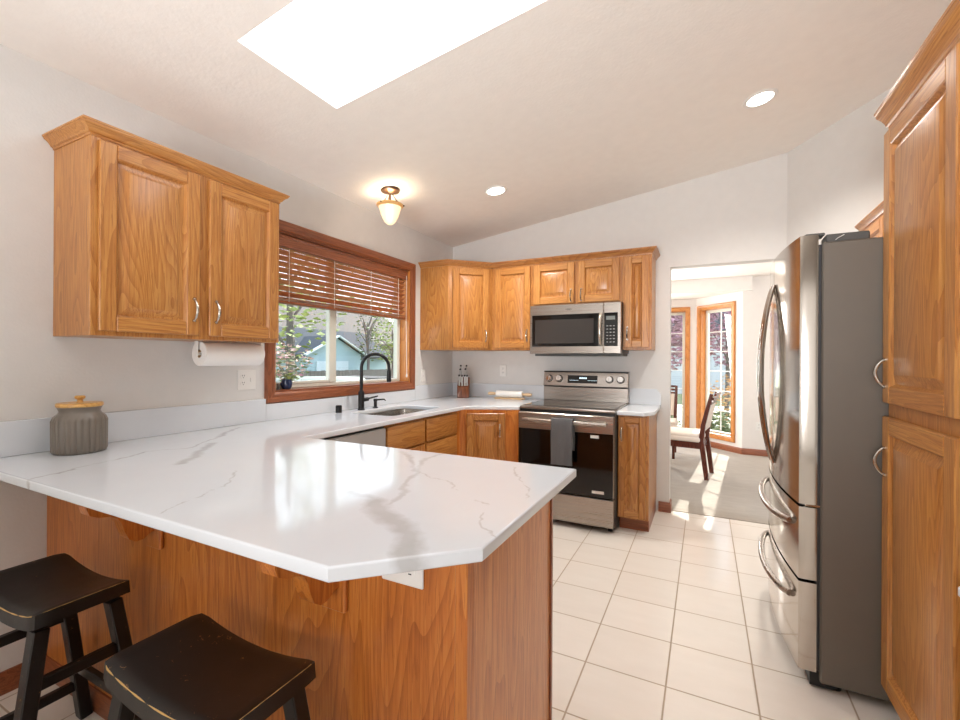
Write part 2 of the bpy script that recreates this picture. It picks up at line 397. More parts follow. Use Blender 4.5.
wall('wall_corner', (2.96, D), (3.63, 3.235), .12, lambda s_: CZ(2.96 + s_ * .67 / 1.102) + .05, [], 'white slanted wall beyond the refrigerator')
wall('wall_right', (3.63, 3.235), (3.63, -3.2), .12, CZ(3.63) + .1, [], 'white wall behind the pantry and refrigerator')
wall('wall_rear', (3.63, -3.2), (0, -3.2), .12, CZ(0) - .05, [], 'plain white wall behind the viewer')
b = B(); b.add([(0, -3.32, CZ(0) - .06), (3.63, -3.32, CZ(0) - .06), (3.63, -3.2, CZ(0) - .06), (0, -3.2, CZ(0) - .06), (0, -3.32, CZ(0)), (3.63, -3.32, CZ(3.63) + .1), (3.63, -3.2, CZ(3.63) + .1), (0, -3.2, CZ(0))],
      [(3, 2, 1, 0), (4, 5, 6, 7), (0, 1, 5, 4), (1, 2, 6, 5), (2, 3, 7, 6), (3, 0, 4, 7)])
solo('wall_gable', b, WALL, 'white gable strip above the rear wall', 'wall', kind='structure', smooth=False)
b = B(); b.prism([(-.15, -3.32), (3.75, -3.32), (3.75, D + .06), (-.15, D + .06)], -.1, 0)
solo('floor', b, TILE, 'cream square ceramic tile kitchen floor with beige grout', 'floor', kind='structure', smooth=False)
# sloped ceiling with the skylight opening
KX0, KX1, KY0, KY1 = .70, 1.93, 1.17, 1.717
b = B()
def cslab(x0, x1, y0, y1):
    vs = [(x0, y0, CZ(x0)), (x1, y0, CZ(x1)), (x1, y1, CZ(x1)), (x0, y1, CZ(x0)), (x0, y0, CZ(x0) + .1), (x1, y0, CZ(x1) + .1), (x1, y1, CZ(x1) + .1), (x0, y1, CZ(x0) + .1)]
    b.add(vs, [(3, 2, 1, 0), (4, 5, 6, 7), (0, 1, 5, 4), (1, 2, 6, 5), (2, 3, 7, 6), (3, 0, 4, 7)])
cslab(0, KX0, -3.2, D); cslab(KX1, 3.63, -3.2, D); cslab(KX0, KX1, -3.2, KY0); cslab(KX0, KX1, KY1, D)
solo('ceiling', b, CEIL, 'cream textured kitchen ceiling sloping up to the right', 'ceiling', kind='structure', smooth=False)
sk = thing('window_3', 'large white rectangular skylight in the sloped ceiling', 'skylight', (KX0, KY0, CZ(KX0)), kind='structure')
lx, ly = KX1 - KX0, KY1 - KY0; f_ = lambda x: .138 * x
b = B()
for (x0, x1, y0, y1) in ((0, lx, -.03, 0), (0, lx, ly, ly + .03), (-.03, 0, 0, ly), (lx, lx + .03, 0, ly)):
    vs = [(x, y, f_(x) + q) for q in (.1, .32) for x, y in ((x0, y0), (x1, y0), (x1, y1), (x0, y1))]
    b.add(vs, [(3, 2, 1, 0), (4, 5, 6, 7), (0, 1, 5, 4), (1, 2, 6, 5), (2, 3, 7, 6), (3, 0, 4, 7)])
part('shaft', b, WHITE, sk, smooth=False)
b = B(); vs = [(x, y, f_(x) + q) for q in (.06, .075) for x, y in ((0.002, 0.002), (lx - .002, 0.002), (lx - .002, ly - .002), (.002, ly - .002))]
b.add(vs, [(3, 2, 1, 0), (4, 5, 6, 7), (0, 1, 5, 4), (1, 2, 6, 5), (2, 3, 7, 6), (3, 0, 4, 7)])
part('diffuser', b, SKYL, sk, smooth=False)

# dining room shell
b = B(); b.prism([(-.05, D + .06), (4.6, D + .06), (4.6, 7.25), (2.9, 7.25), (2.32, 7.84), (.25, 7.84), (.1, 7.25), (-.05, 7.25)], -.1, .004)
solo('floor_dining', b, CARPET, 'grey beige carpet of the dining room', 'floor', kind='structure', smooth=False)
b = B(); b.prism([(0, D + .12), (4.6, D + .12), (4.6, 7.12), (0, 7.12)], 2.44, 2.54)
solo('ceiling_dining', b, CEIL, 'flat white dining room ceiling', 'ceiling', kind='structure', smooth=False)
b = B(); b.prism([(.2, 7.0), (2.97, 7.0), (2.97, 7.3), (2.38, 7.88), (.2, 7.88)], 2.25, 2.44)
solo('ceiling_bay', b, DWALL, 'lower white ceiling over the bay window', 'ceiling', kind='structure', smooth=False)
wall('wall_dining_far', (2.865, 7.12), (4.6, 7.12), .12, 2.44, [], 'white dining room wall right of the bay window', DWALL)
wall('wall_dining_right', (4.6, 7.24), (4.6, D + .12), .12, 2.44, [], 'white right wall of the dining room', DWALL)
wall('wall_dining_left', (0, D + .12), (0, 7.24), .12, 2.44, [], 'white left wall of the dining room', DWALL)
wall('wall_dining_near', (0, 7.12), (.3, 7.12), .12, 2.44, [], 'white dining room wall left of the bay window', DWALL)
BQ = math.sqrt(2)
wall('wall_bay_right', (2.28, 7.705), (2.865, 7.12), .14, 2.30, [(.085, .655, .20, 2.07)], 'white slanted wall of the bay window', DWALL)
wall('wall_bay_centre', (.3, 7.705), (2.28, 7.705), .14, 2.30, [(.45, 1.835, .20, 2.07)], 'white middle wall of the bay window', DWALL)
wall('wall_bay_left', (.25, 7.12), (.3, 7.705), .12, 2.30, [], 'white left wall of the bay window', DWALL)

BASEP = [(0, 0), (.014, 0), (.014, .07), (.008, .085), (0, .085)]
def baseboard(name, path, label, z=0):
    b = B().sweep([(o_, q + z) for o_, q in BASEP], path); return solo(name, b, TRIM['x'], label, 'baseboard', kind='structure')
baseboard('baseboard_left', [(0, -3.2), (0, .834)], 'oak baseboard along the white wall under the breakfast bar')
baseboard('baseboard_back', [(2.052, D), (DX0, D), (DX0, D + .12)], 'short oak baseboard beside the dining room doorway')
baseboard('baseboard_bay', [(.3, 7.705), (2.28, 7.705), (2.865, 7.12), (4.6, 7.12)], 'oak baseboard along the bay and dining wall', .004)

# ------------------------------------------------------------------ windows
def window_unit(name, label, loc, rot, w_, z0, z1, depth, casing, mats, muntin=None, slider=False, cw=.065):
    t = thing(name, label, 'window', loc, rot, kind='structure')
    vx, vz = mats
    pr = [(0, .0), (.0, -.016), (.012, -.022), (.03, -.018), (.05, -.026), (cw - .006, -.024), (cw, -.012), (cw, 0)]
    b = B()
    # casing: profile swept round the opening with mitres (a picture-frame)
    def ring(off, y): return [(-off, z0 - off), (w_ + off, z0 - off), (w_ + off, z1 + off), (-off, z1 + off)], y
    o0 = len(b.v)
    for off, y in pr:
        for x, z in ring(off, y)[0]: b.v.append((x, y, z))
    for i in range(len(pr) - 1):
        for k in range(4):
            k2 = (k + 1) % 4; b.f.append((4 * i + k, 4 * i + k2, 4 * i + 4 + k2, 4 * i + 4 + k)); b.m.append(0 if k in (0, 2) else 1)
    part('casing', b, [casing['x'], casing['z']], t)
    b = B(); jt = .012
    b.box(0, jt, -.004, depth, z0, z1, 1).box(w_ - jt, w_, -.004, depth, z0, z1, 1).box(jt, w_ - jt, -.004, depth, z1 - jt, z1, 0).box(jt, w_ - jt, -.004, depth, z0, z0 + jt, 0)
    part('jamb', b, [casing['x'], GOLD['z']], t)
    fy0, fy1 = depth - .055, depth - .01; fw = .042
    b = B()
    x0, x1, a0, a1 = jt, w_ - jt, z0 + jt, z1 - jt
    b.box(x0, x0 + fw, fy0, fy1, a0, a1, 0, .004).box(x1 - fw, x1, fy0, fy1, a0, a1, 0, .004).box(x0 + fw, x1 - fw, fy0, fy1, a0, a0 + .026, 0, .004).box(x0 + fw, x1 - fw, fy0, fy1, a1 - fw, a1, 0, .004)
    part('window_frame', b, VINYL, t)
    if slider:
        m = (WYM - WY0); b = B().box(m - .045, m + .004, fy0 - .008, fy1 - .012, a0 + .0265, a1 - fw, 0, .004).box(m + .006, m + .045, fy0 + .012, fy1, a0 + .0265, a1 - fw, 0, .004)
        b.box(x0 + fw, m - .045, fy0 - .004, fy1 - .014, a0 + .0265, a0 + .046, 0, .003).box(x0 + fw, x0 + fw + .03, fy0 - .004, fy1 - .014, a0 + .046, a1 - fw, 0, .003)
        part('sash', b, VINYL, t)
    if muntin:
        c, r = muntin; b = B(); W = x1 - x0 - 2 * fw; H = a1 - a0 - 2 * fw
        for i in range(1, c): b.box(x0 + fw + W * i / c - .006, x0 + fw + W * i / c + .006, fy0 + .014, fy0 + .026, a0 + fw, a1 - fw)
        for i in range(1, r): b.box(x0 + fw, x1 - fw, fy0 + .015, fy0 + .025, a0 + fw + H * i / r - .006, a0 + fw + H * i / r + .006)
        part('muntin_grid', b, WHITE, t)
    b = B().box(x0 + fw, x1 - fw, fy0 + .018, fy0 + .022, a0 + .026, a1 - fw); part('glass_pane', b, GLASS, t, smooth=False)
    return t
WYM = 2.50
window_unit('window_1', 'oak cased sliding kitchen window above the sink', (0, WY0, 0), PI / 2, WY1 - WY0, WZ0, WZ1, .15, TRIM, (0, 0), slider=True)
window_unit('window_2', 'tall oak framed bay window seen past the chair back', (2.28 + .085 / BQ, 7.705 - .085 / BQ, 0), -PI / 4, .57, .20, 2.07, .14, GOLD, (0, 0), muntin=(2, 6), cw=.06)
window_unit('window_4', 'oak framed middle bay window beside the doorway edge', (.75, 7.705, 0), 0, 1.385, .20, 2.07, .14, GOLD, (0, 0), muntin=(5, 6), cw=.06)

# wooden blind in the kitchen window
bl = thing('window_blind', 'half raised wooden slat blind in the kitchen window', 'blind', (-.052, WY0 + .014, 0), PI / 2)
BW = WY1 - WY0 - .028
b = B().box(0, BW, -.040, -.026, 2.005, 2.085, 0, .004).box(0, BW, -.046, -.024, 2.065, 2.087, 0, .006).box(0, BW, -.044, -.026, 2.005, 2.018, 0, .004)
part('valance', b, TRIM['x'], bl)
b = B().box(.01, BW - .01, -.022, .025, 2.045, 2.086); part('head_rail', b, TRIM['x'], bl)
ys = [2.02 - .0385 * i for i in range(9)]
for z in ys:
    a = math.radians(-29); M = Matrix.Translation((0, 0, z)) @ Matrix.Rotation(a, 4, 'X')
    b = B().box(.012, BW - .012, -.025, .025, -.0015, .0015, 0, .001, M=M); part('slat', b, SLAT, bl)
zb_ = ys[-1]
for k in range(3): 
    M = Matrix.Translation((0, 0, 1.675 + .006 * k)) @ Matrix.Rotation(math.radians(4), 4, 'X')
    part('slat', B().box(.012, BW - .012, -.025, .025, -.0015, .0015, 0, .001, M=M), SLAT, bl)
b = B().box(.01, BW - .01, -.026, .026, 1.648, 1.668, 0, .005); part('bottom_rail', b, TRIM['x'], bl)
for x in (.12, .52, .92, BW - .12):
    for y in (-.0275, .0275): part('ladder_cord', B().tube([(x, y, 2.05), (x, y, 1.66)], .0016, 6), PAPER, bl)
part('pull_cord', B().tube([(BW - .03, -.048, 2.04), (BW - .032, -.049, 1.6), (BW - .02, -.049, 1.16)], .002, 6), PAPER, bl)
part('cord_tassel', B().lathe([(.0, 0), (.006, .002), (.008, .02), (.003, .035), (0, .036)], 10, (BW - .02, -.049, 1.125)), PAPER, bl)

# ------------------------------------------------------------------ cabinet making
def door_meshes(w_, h, fr=.058):
    """door front in local XZ from (0,0) to (w,h); back plane y=0, front at y=-.02"""
    b = B(); e = .004
    def bar(x0, x1, z0, z1, mi, sides):
        # front face with eased outer edge and moulded inner edge
        b.box(x0, x1, -.0195, 0, z0, z1, mi, .0035)
    bar(0, fr, 0, h, 1, 0); bar(w_ - fr, w_, 0, h, 1, 0); bar(fr, w_ - fr, 0, fr, 0, 0); bar(fr, w_ - fr, h - fr, h, 0, 0)
    # inner moulding step
    p = B(); i = fr
    rs = lambda q, y: (q, w_ - q, q, h - q, y)
    p.rects([rs(i - .001, -.0165), rs(i + .005, -.008), rs(i + .008, -.003), rs(i + .012, -.003), rs(min(i + .040, w_ / 2 - .012), -.0165), rs(min(i + .042, w_ / 2 - .010), -.0175)])
    return b, p
def pull(L=.098):
    """arched bail pull, vertical, centred on origin, standing off -Y"""
    b = B(); pts = []; rr = []
    for k in range(13):
        t = k / 12; a = PI * t
        pts.append((0, -.026 * math.sin(a) ** .8 - .002, (t - .5) * L)); rr.append(.0042 + .002 * math.sin(a))
    b.tube(pts, rr, 10)
    for z in (-L / 2, L / 2): b.lathe([(0, -.004), (.007, -.003), (.007, .004), (0, .004)], 12, M=Matrix.Translation((0, -.002, z)) @ Matrix.Rotation(PI / 2, 4, 'X'))
    return b
def knob_shift(b, x, z, y=-.02, rotx=0):
    M = Matrix.Translation((x, y, z)) @ (Matrix.Rotation(PI / 2, 4, 'Y') if rotx else Matrix.Identity(4))
    b.v = [tuple(M @ Vector(v)) for v in b.v]; return b
def add_door(t, x, z, w_, h, hx=None, hz=None, fr=.058, name='door', y=0.0, label=None):
    fb, pb = door_meshes(w_, h, fr)
    for q in (fb, pb): q.v = [(vx + x, vy + y, vz + z) for vx, vy, vz in q.v]
    d = part(name, fb, [OAK['x'], OAK['z']], t, label); part('panel', pb, OAK['z'], d)
    if hx is not None: part('handle', knob_shift(pull(), hx, hz, -.02 + y), NICKEL, d, 'arched satin nickel handle')
    return d
def add_drawer(t, x, z, w_, h, hand=False):
    b = B().box(x, x + w_, -.0195, 0, z, z + h, 0, .006, 2)
    d = part('drawer_front', b, OAK['x'], t)
    if hand: part('handle', knob_shift(pull(), x + w_ / 2, z + h / 2, -.02, 1), NICKEL, d, 'arched satin nickel handle')
    return d
def cabinet(name, label, loc, rot, w_, d, z0, z1, toe=False, group=None, cat='cabinet', side=OAK, btop=None):
    t = thing(name, label, cat, loc, rot, group)
    zb = z0 + (.1 if toe else 0)
    part('body', B().box(0.0005, w_ - .0005, .019, d, zb, btop or z1, 0, .0015), side['z'], t)
    part('face_frame', B().box(.0, w_, 0, .0188, zb, z1, 0, .0015), OAK['z'], t)
    if toe: part('toe_kick', B().box(.004, w_ - .004, .065, d, z0, zb - .0005), TRIM['x'], t)
    return t
CROWN = [(0, 0), (.003, 0), (.004, .008), (.010, .011), (.012, .016), (.020, .026), (.030, .034), (.033, .037), (.033, .041), (.037, .043), (.037, .049), (0, .049)]
def crown(b, path, z): b.sweep([(o_ - .0, q + z) for o_, q in CROWN], path); return b

UZ0, UZ1 = 1.377, 2.147
# left upper cabinet (above the counter, left of the window)
UL0, UL1 = .849, 1.695
uw = UL1 - UL0
t = cabinet('wall_cabinet', 'golden oak two door wall cabinet left of the kitchen window', (.305, UL0, 0), PI / 2, uw, .304, UZ0, UZ1)
add_door(t, .022, UZ0 + .018, .383, .738, .022 + .383 - .028, 1.51)
add_door(t, .449, UZ0 + .018, .380, .738, .449 + .030, 1.51)
b = B(); crown(b, [(0, .304), (0, 0), (uw, 0), (uw, .304)], UZ1 - .004); b.v = [(x, y, z) for x, y, z in b.v]
part('crown', b, OAK['x'], t)

# back run of upper cabinets
UF = D - .305
# corner cabinet with a slanted face
P5 = [(0.001, 3.503), (.305, 3.503), (.609, UF), (.609, D - .001), (0.001, D - .001)]
t = thing('corner_wall_cabinet', 'oak corner wall cabinet with slanted single door', 'cabinet', (0, 3.503, 0))
loc = lambda P, o_=(0, 3.503): [(x - o_[0], y - o_[1]) for x, y in P]
part('body', B().prism(loc(P5), UZ0, UZ1, 0, .0015), OAK['z'], t)
dd = .304 * BQ
dv = Vector((1, 1)).normalized(); nv = Vector((1, -1)).normalized()
M = Matrix(((dv.x, -nv.x, 0, .305), (dv.y, -nv.y, 0, 0), (0, 0, 1, 0), (0, 0, 0, 1)))
fb, pb = door_meshes(.345, .738)
hb = knob_shift(pull(), .345 - .03, 1.51 - UZ0 - .018)
for q in (fb, pb, hb):
    q.v = [tuple(M @ Vector((x + (dd - .345) / 2, y, z + UZ0 + .018))) for x, y, z in q.v]
d = part('door', fb, [OAK['x'], OAK['z']], t); part('panel', pb, OAK['z'], d); part('handle', hb, NICKEL, d, 'arched satin nickel handle')
def back_upper(name, label, x0, x1, z0, doors, group=None):
    t = cabinet(name, label, (x0, UF, 0), 0, x1 - x0 - .0006, .304, z0, UZ1)
    for (a, c, hx) in doors: add_door(t, a - x0, z0 + .018, c - a, UZ1 - .012 - z0 - .018, None if hx is None else hx - x0, z0 + (.133 if z0 < 1.5 else .085))
    return t
back_upper('wall_cabinet', 'oak single door wall cabinet left of the microwave', .6095, 1.012, UZ0, [(.646, .994, .966)])
back_upper('wall_cabinet', 'short oak two door wall cabinet above the microwave', 1.012, 1.792, 1.765, [(1.026, 1.394, 1.366), (1.428, 1.770, 1.456)])
back_upper('wall_cabinet', 'narrow oak single door wall cabinet right of the microwave', 1.792, 2.020, UZ0, [(1.810, 2.002, 1.836)])
b = crown(B(), [(.0005, 3.503), (.305, 3.503), (.609, UF), (2.020, UF), (2.020, D - .0005)], UZ1 + .0005)
solo('crown_molding', b, OAK['x'], 'oak crown molding running along the back wall cabinets', 'molding')

# ------------------------------------------------------------------ base cabinets
BZ = HZ - .031
FX = .6125
cabinet_y = 2.222
t = cabinet('base_cabinet', 'oak sink base cabinet just right of the dishwasher', (FX, 2.222, 0), PI / 2, .443, .61, 0, BZ, toe=True, btop=.655)
bd = t.children[0]; 
add_drawer(t, .012, .700, .418, .160); add_door(t, .012, .115, .418, .57)
t2 = cabinet('base_cabinet', 'oak drawer base cabinet between sink front and corner', (FX, 2.666, 0), PI / 2, .464, .61, 0, BZ, toe=True, btop=.655)
for z, h in ((.700, .160), (.500, .185), (.305, .185), (.115, .178)): add_drawer(t2, .012, z, .436, h)
# angled corner base
q0, q1 = Vector((FX, 3.1305)), Vector((FX, 3.185)); q2 = Vector((1.046, 3.395))
t = thing('corner_base_cabinet', 'oak corner base cabinet with angled door beside the range', 'cabinet', (0, 3.1305, 0))
PB = [(.001, 3.1305), tuple(q0), tuple(q1), tuple(q2), (1.046, D - .001), (.001, D - .001)]
part('body', B().prism(loc(PB, (0, 3.1305)), .1, BZ, 0, .0015), PAN['z'], t)
sh = [(.001, 3.14), (.55, 3.14), (.55, 3.23), (1.04, 3.455), (1.04, D - .002), (.001, D - .002)]
part('toe_kick', B().prism(loc(sh, (0, 3.1305)), 0, .0995), TRIM['x'], t)
dv = (q2 - q1); LL = dv.length; dv.normalize(); nv = Vector((dv.y, -dv.x))
M = Matrix(((dv.x, -nv.x, 0, q1.x), (dv.y, -nv.y, 0, q1.y - 3.1305), (0, 0, 1, 0), (0, 0, 0, 1)))
fb, pb = door_meshes(.315, .735); hb = knob_shift(pull(), .315 - .045, .735 - .135)
for q in (fb, pb, hb): q.v = [tuple(M @ Vector((x + .058, y, z + .117))) for x, y, z in q.v]
d = part('door', fb, [OAK['x'], OAK['z']], t); part('panel', pb, OAK['z'], d); part('handle', hb, NICKEL, d, 'arched satin nickel handle')

# narrow base right of range
t = cabinet('base_cabinet', 'narrow oak base cabinet between range and doorway', (1.813, 3.505, 0), 0, .222, .606, 0, BZ, toe=True)
add_door(t, .006, .112, .196, .755, .030, .735, fr=.045)

# peninsula base
PY, PX = .834, 1.954
t = thing('breakfast_bar_base', 'oak panelled peninsula base under the white breakfast bar', 'cabinet', (0, PY, 0))
part('body', B().box(.0005, PX - .016, .012, .582, 0.0, BZ), PAN['z'], t)
part('back_panel', B().box(.0005, PX - .03, 0, .0118, 0.0, BZ), PAN['z'], t)
part('corner_post', B().box(PX - .0295, PX + .001, -.003, .03, 0, BZ, 0, .002), PAN['z'], t)
part('end_panel', B().box(PX - .0155, PX, .0305, .564, 0, BZ), OAKE, t)
part('end_trim', B().box(PX - .014, PX + .006, .5645, .582, 0, BZ, 0, .002), TRIM['z'], t)
part('base_trim', B().sweep([(0, 0), (.012, 0), (.012, .06), (.006, .075), (0, .075)], [(.0, 0), (PX - .031, 0)]), TRIM['x'], t)
# corbels carrying the overhang
cor = None
for (x, lab) in ((.80, 'left curved oak corbel under the breakfast bar'), (1.585, 'right curved oak corbel under the breakfast bar, beside the outlet')):
    t = thing('corbel', lab, 'corbel', (x, PY - .0006, BZ - .0006), 0, 'corbels under the bar')
    prof = []
    # profile in (y,z): under the counter, S curve
    pts = [(0, 0), (-.195, 0), (-.2, -.02), (-.192, -.042), (-.17, -.054), (-.142, -.06), (-.124, -.07), (-.112, -.09), (-.104, -.118), (-.093, -.144), (-.074, -.158), (-.052, -.156), (-.036, -.144), (-.02, -.14), (0, -.14)]
    b = B(); n_ = len(pts); hw = .024
    b.v = [(-hw, y, z) for y, z in pts] + [(hw, y, z) for y, z in pts]
    b.f = [tuple(range(n_)), tuple(range(n_, 2 * n_))] + [(i, (i + 1) % n_, n_ + (i + 1) % n_, n_ + i) for i in range(n_)]; b.m = [0] * len(b.f)
    part('bracket', b, PAN['z'], t)
    part('back_plate', B().box(-.04, .04, -.016, -.0005, -.205, -.0005, 0, .004), PAN['z'], t)

# ------------------------------------------------------------------ worktops
def slab(name, outer, holes, z0, z1, mat, parent, bev=.005):
    cu = bpy.data.curves.new(name, 'CURVE'); cu.dimensions = '2D'; cu.fill_mode = 'BOTH'
    for P in [outer] + holes:
        sp = cu.splines.new('POLY'); sp.points.add(len(P) - 1); sp.use_cyclic_u = True
        for q, (x, y) in zip(sp.points, P): q.co = (x, y, 0, 1)
    cu.extrude = (z1 - z0) / 2 - bev; cu.bevel_depth = bev; cu.bevel_resolution = 2; cu.offset = -bev
    tmp = bpy.data.objects.new('tmp', cu); C.objects.link(tmp)
    dg = bpy.context.evaluated_depsgraph_get(); me = bpy.data.meshes.new_from_object(tmp.evaluated_get(dg)); me.name = name
    bpy.data.objects.remove(tmp); bpy.data.curves.remove(cu)
    me.transform(Matrix.Translation((0, 0, (z0 + z1) / 2))); me.materials.clear(); me.materials.append(mat)
    me.polygons.foreach_set('use_smooth', [True] * len(me.polygons)); me.set_sharp_from_angle(angle=math.radians(40))
    o = bpy.data.objects.new(name, me); C.objects.link(o); o.parent = parent; return o
def rrect(x0, x1, y0, y1, r, n=6):
    P = []
    for cx, cy, a0 in ((x1 - r, y1 - r, 0), (x0 + r, y1 - r, 90), (x0 + r, y0 + r, 180), (x1 - r, y0 + r, 270)):
        for k in range(n + 1): a = math.radians(a0 + 90 * k / n); P.append((cx + r * math.cos(a), cy + r * math.sin(a)))
    return P
SX0, SX1, SY0, SY1 = .15, .535, 2.40, 3.03
ct = thing('countertop', 'white grey veined quartz countertop with breakfast bar peninsula', 'countertop', (0, 0, 0))
slab('worktop', [(.0005, .607), (1.785, .607), (1.999, .815), (1.999, 1.556), (.6425, 1.556), (.6425, 3.21), (1.046, 3.405), (1.046, D - .0005), (.0005, D - .0005)],
     [rrect(SX0, SX1, SY0, SY1, .05)[::-1]], HZ - .0305, HZ, QUARTZ, ct)
BS = 1.045
part('backsplash', B().box(.0005, .0195, .607, 1.838, HZ + .0005, BS, 0, .002), QUARTZ, ct)
part('backsplash', B().box(.0005, .0195, 1.8385, 3.4015, HZ + .0005, 1.0115, 0, .002), QUARTZ, ct)
part('backsplash', B().box(.0005, .0195, 3.402, D - .021, HZ + .0005, BS, 0, .002), QUARTZ, ct)
part('backsplash', B().box(.0005, 1.046, D - .02, D - .0005, HZ + .0005, BS, 0, .002), QUARTZ, ct)
ct2 = thing('countertop', 'small white quartz countertop right of the range', 'countertop', (0, 0, 0))
slab('worktop', [(1.8105, 3.468), (2.005, 3.468), (2.068, 3.56), (2.068, D - .0005), (1.8105, D - .0005)], [], HZ - .0305, HZ, QUARTZ, ct2)
b = B(); pts = [(1.811, HZ + .0005), (2.068, HZ + .0005), (2.068, 1.005), (2.03, BS), (1.811, BS)]
b.v = [(x, D - .0195, z) for x, z in pts] + [(x, D - .0005, z) for x, z in pts]; n_ = 5
b.f = [tuple(range(5)), tuple(range(5, 10))] + [(i, (i + 1) % 5, 5 + (i + 1) % 5, 5 + i) for i in range(5)]; b.m = [0] * len(b.f)
part('backsplash', b, QUARTZ, ct2)

# sink, faucet, dispenser, air gap
sk = thing('sink', 'stainless undermount sink below the kitchen window', 'sink', (0, 0, 0))
b = B(); o_ = .004
lo = [rrect(SX0 - o_, SX1 + o_, SY0 - o_, SY1 + o_, .052), rrect(SX0 - .001, SX1 + .001, SY0 - .001, SY1 + .001, .05), rrect(SX0 + .012, SX1 - .012, SY0 + .012, SY1 - .012, .05), rrect(SX0 + .04, SX1 - .04, SY0 + .04, SY1 - .04, .04)]
zs = [HZ - .032, HZ - .034, HZ - .205, HZ - .215]; n_ = len(lo[0])
for P, z in zip(lo, zs): b.v += [(x, y, z) for x, y in P]
for i in range(3):
    for k in range(n_): k2 = (k + 1) % n_; b.f.append((i * n_ + k, i * n_ + k2, (i + 1) * n_ + k2, (i + 1) * n_ + k)); b.m.append(0)
b.f.append(tuple(range(3 * n_, 4 * n_))); b.m.append(0)
part('basin', b, SINKST, sk)
part('drain', B().lathe([(0, .004), (.03, .004), (.043, .002), (.043, 0)], 24, ((SX0 + SX1) / 2, (SY0 + SY1) / 2, HZ - .2145)), CHROME, sk)
FXx, FYy = .10, 2.590
fa = thing('faucet', 'tall matte black gooseneck faucet behind the sink', 'faucet', (FXx, FYy, HZ))
part('base', B().lathe([(0, 0), (.026, 0), (.026, .008), (.022, .012), (.022, .13), (.018, .14), (.0135, .145), (0, .145)], 24), BLACKMET, fa)
pts = [(0, 0, .14), (0, 0, .315)]; R_ = .104; dx, dy = .62, .785
for k in range(1, 17):
    a = PI * k / 16; q = R_ * (1 - math.cos(a)); pts.append((q * dx, q * dy, .315 + R_ * math.sin(a)))
pts.append((2 * R_ * dx, 2 * R_ * dy, .29))
part('spout', B().tube(pts, .0125, 16), BLACKMET, fa)
b = B().tube([(2 * R_ * dx, 2 * R_ * dy, .295), (2 * R_ * dx, 2 * R_ * dy, .215), (2 * R_ * dx, 2 * R_ * dy, .205)], [.0165, .0175, .015], 16); part('spray_head', b, BLACKMET, fa)
b = B().tube([(.01, .018, .075), (.02, .052, .078)], .015, 14); b.tube([(.018, .045, .08), (.04, .14, .095)], [.008, .006], 10); part('handle', b, BLACKMET, fa)
so = thing('soap_dispenser', 'small matte black soap dispenser right of the faucet', 'soap dispenser', (.105, 2.745, HZ))
part('base', B().lathe([(0, 0), (.022, 0), (.022, .006), (.012, .010), (.012, .05), (.015, .052), (.015, .07), (0, .072)], 20), BLACKMET, so)
part('nozzle', B().tube([(0, 0, .062), (.05, .045, .066), (.058, .052, .055)], [.007, .006, .005], 10), BLACKMET, so)
solo('air_gap_cap', B().lathe([(0, 0), (.022, 0), (.022, .045), (.019, .052), (0, .052)], 24), BLACKMET, 'short black air gap cap left of the faucet', 'air gap', (.085, 2.375, HZ))

# dishwasher
dw = thing('dishwasher', 'stainless dishwasher under the counter, partly behind the peninsula', 'dishwasher', (FX, 1.616, 0), PI / 2)
part('body', B().box(0, .603, .03, .6, .1, BZ - .004), DKGREY, dw)
part('door', B().box(.003, .600, -.022, .029, .12, .862, 0, .006), plain('dishwasher_steel', srgb(188, 186, 184), .3, .35), dw, 'brushed stainless front')
part('gap_strip', B().box(.003, .600, -.005, .029, .8625, .872, 0, .003), BLACKPL, dw)  # black strip painted in for the dark gap above the steel door
part('toe_kick', B().box(.0, .603, .06, .6, 0, .0995), BLACKPL, dw)

# ------------------------------------------------------------------ range
RX0, RX1, RY = 1.048, 1.8095, 3.42
RW = RX1 - RX0
rg = thing('range', 'freestanding stainless electric range with black glass oven door', 'range', (RX0, RY, 0))
part('body', B().box(0.002, RW - .002, .0, .665, .03, .895), DKGREY, rg)
part('cooktop', B().box(0, RW, -.012, .62, .8955, .918, 0, .006, 2), STEELX, rg)
part('cooktop_glass', B().box(.012, RW - .012, .04, .58, .9165, .9205, 0, .001), BLACKGL, rg, 'black glass cooking surface')
b = B().box(0, RW, .60, .665, .9185, 1.045, 0, .004)
b.hull([(0, .585, 1.052), (RW, .585, 1.052), (RW, .665, 1.052), (0, .665, 1.052), (0, .615, 1.180), (RW, .615, 1.180), (RW, .665, 1.180), (0, .665, 1.180)], [(3, 2, 1, 0), (4, 5, 6, 7), (0, 1, 5, 4), (1, 2, 6, 5), (2, 3, 7, 6), (3, 0, 4, 7)], 0, .004)
b.box(.004, RW - .004, .61, .66, 1.040, 1.056)
bp_ = part('backguard', b, STEELX, rg)
part('vent_gap', B().box(.003, RW - .003, .596, .612, 1.0455, 1.0515), BLACKPL, bp_)
part('top_trim', B().box(-.002, RW + .002, .612, .667, 1.1785, 1.188, 0, .002), BLACKPL, bp_)
sl = math.atan2(.03, .128)
def onpanel(x, s_, off):  # point on the sloped control panel
    return (x, .585 + .03 * s_ - off * math.cos(sl), 1.052 + .128 * s_ + off * math.sin(sl))
MP = lambda x, s_: Matrix.Translation(onpanel(x, s_, 0)) @ Matrix.Rotation(-sl, 4, 'X')
b = B().box(-.135, .135, -.003, .004, -.036, .036, 0, .001, M=MP(.365, .5)); dp = part('display', b, BLACKGL, rg, 'black touch display')
b = B()
for k in range(4): b.box(-.034 + k * .018, -.022 + k * .018, -.0042, -.003, .004, .018, M=MP(.372, .5))
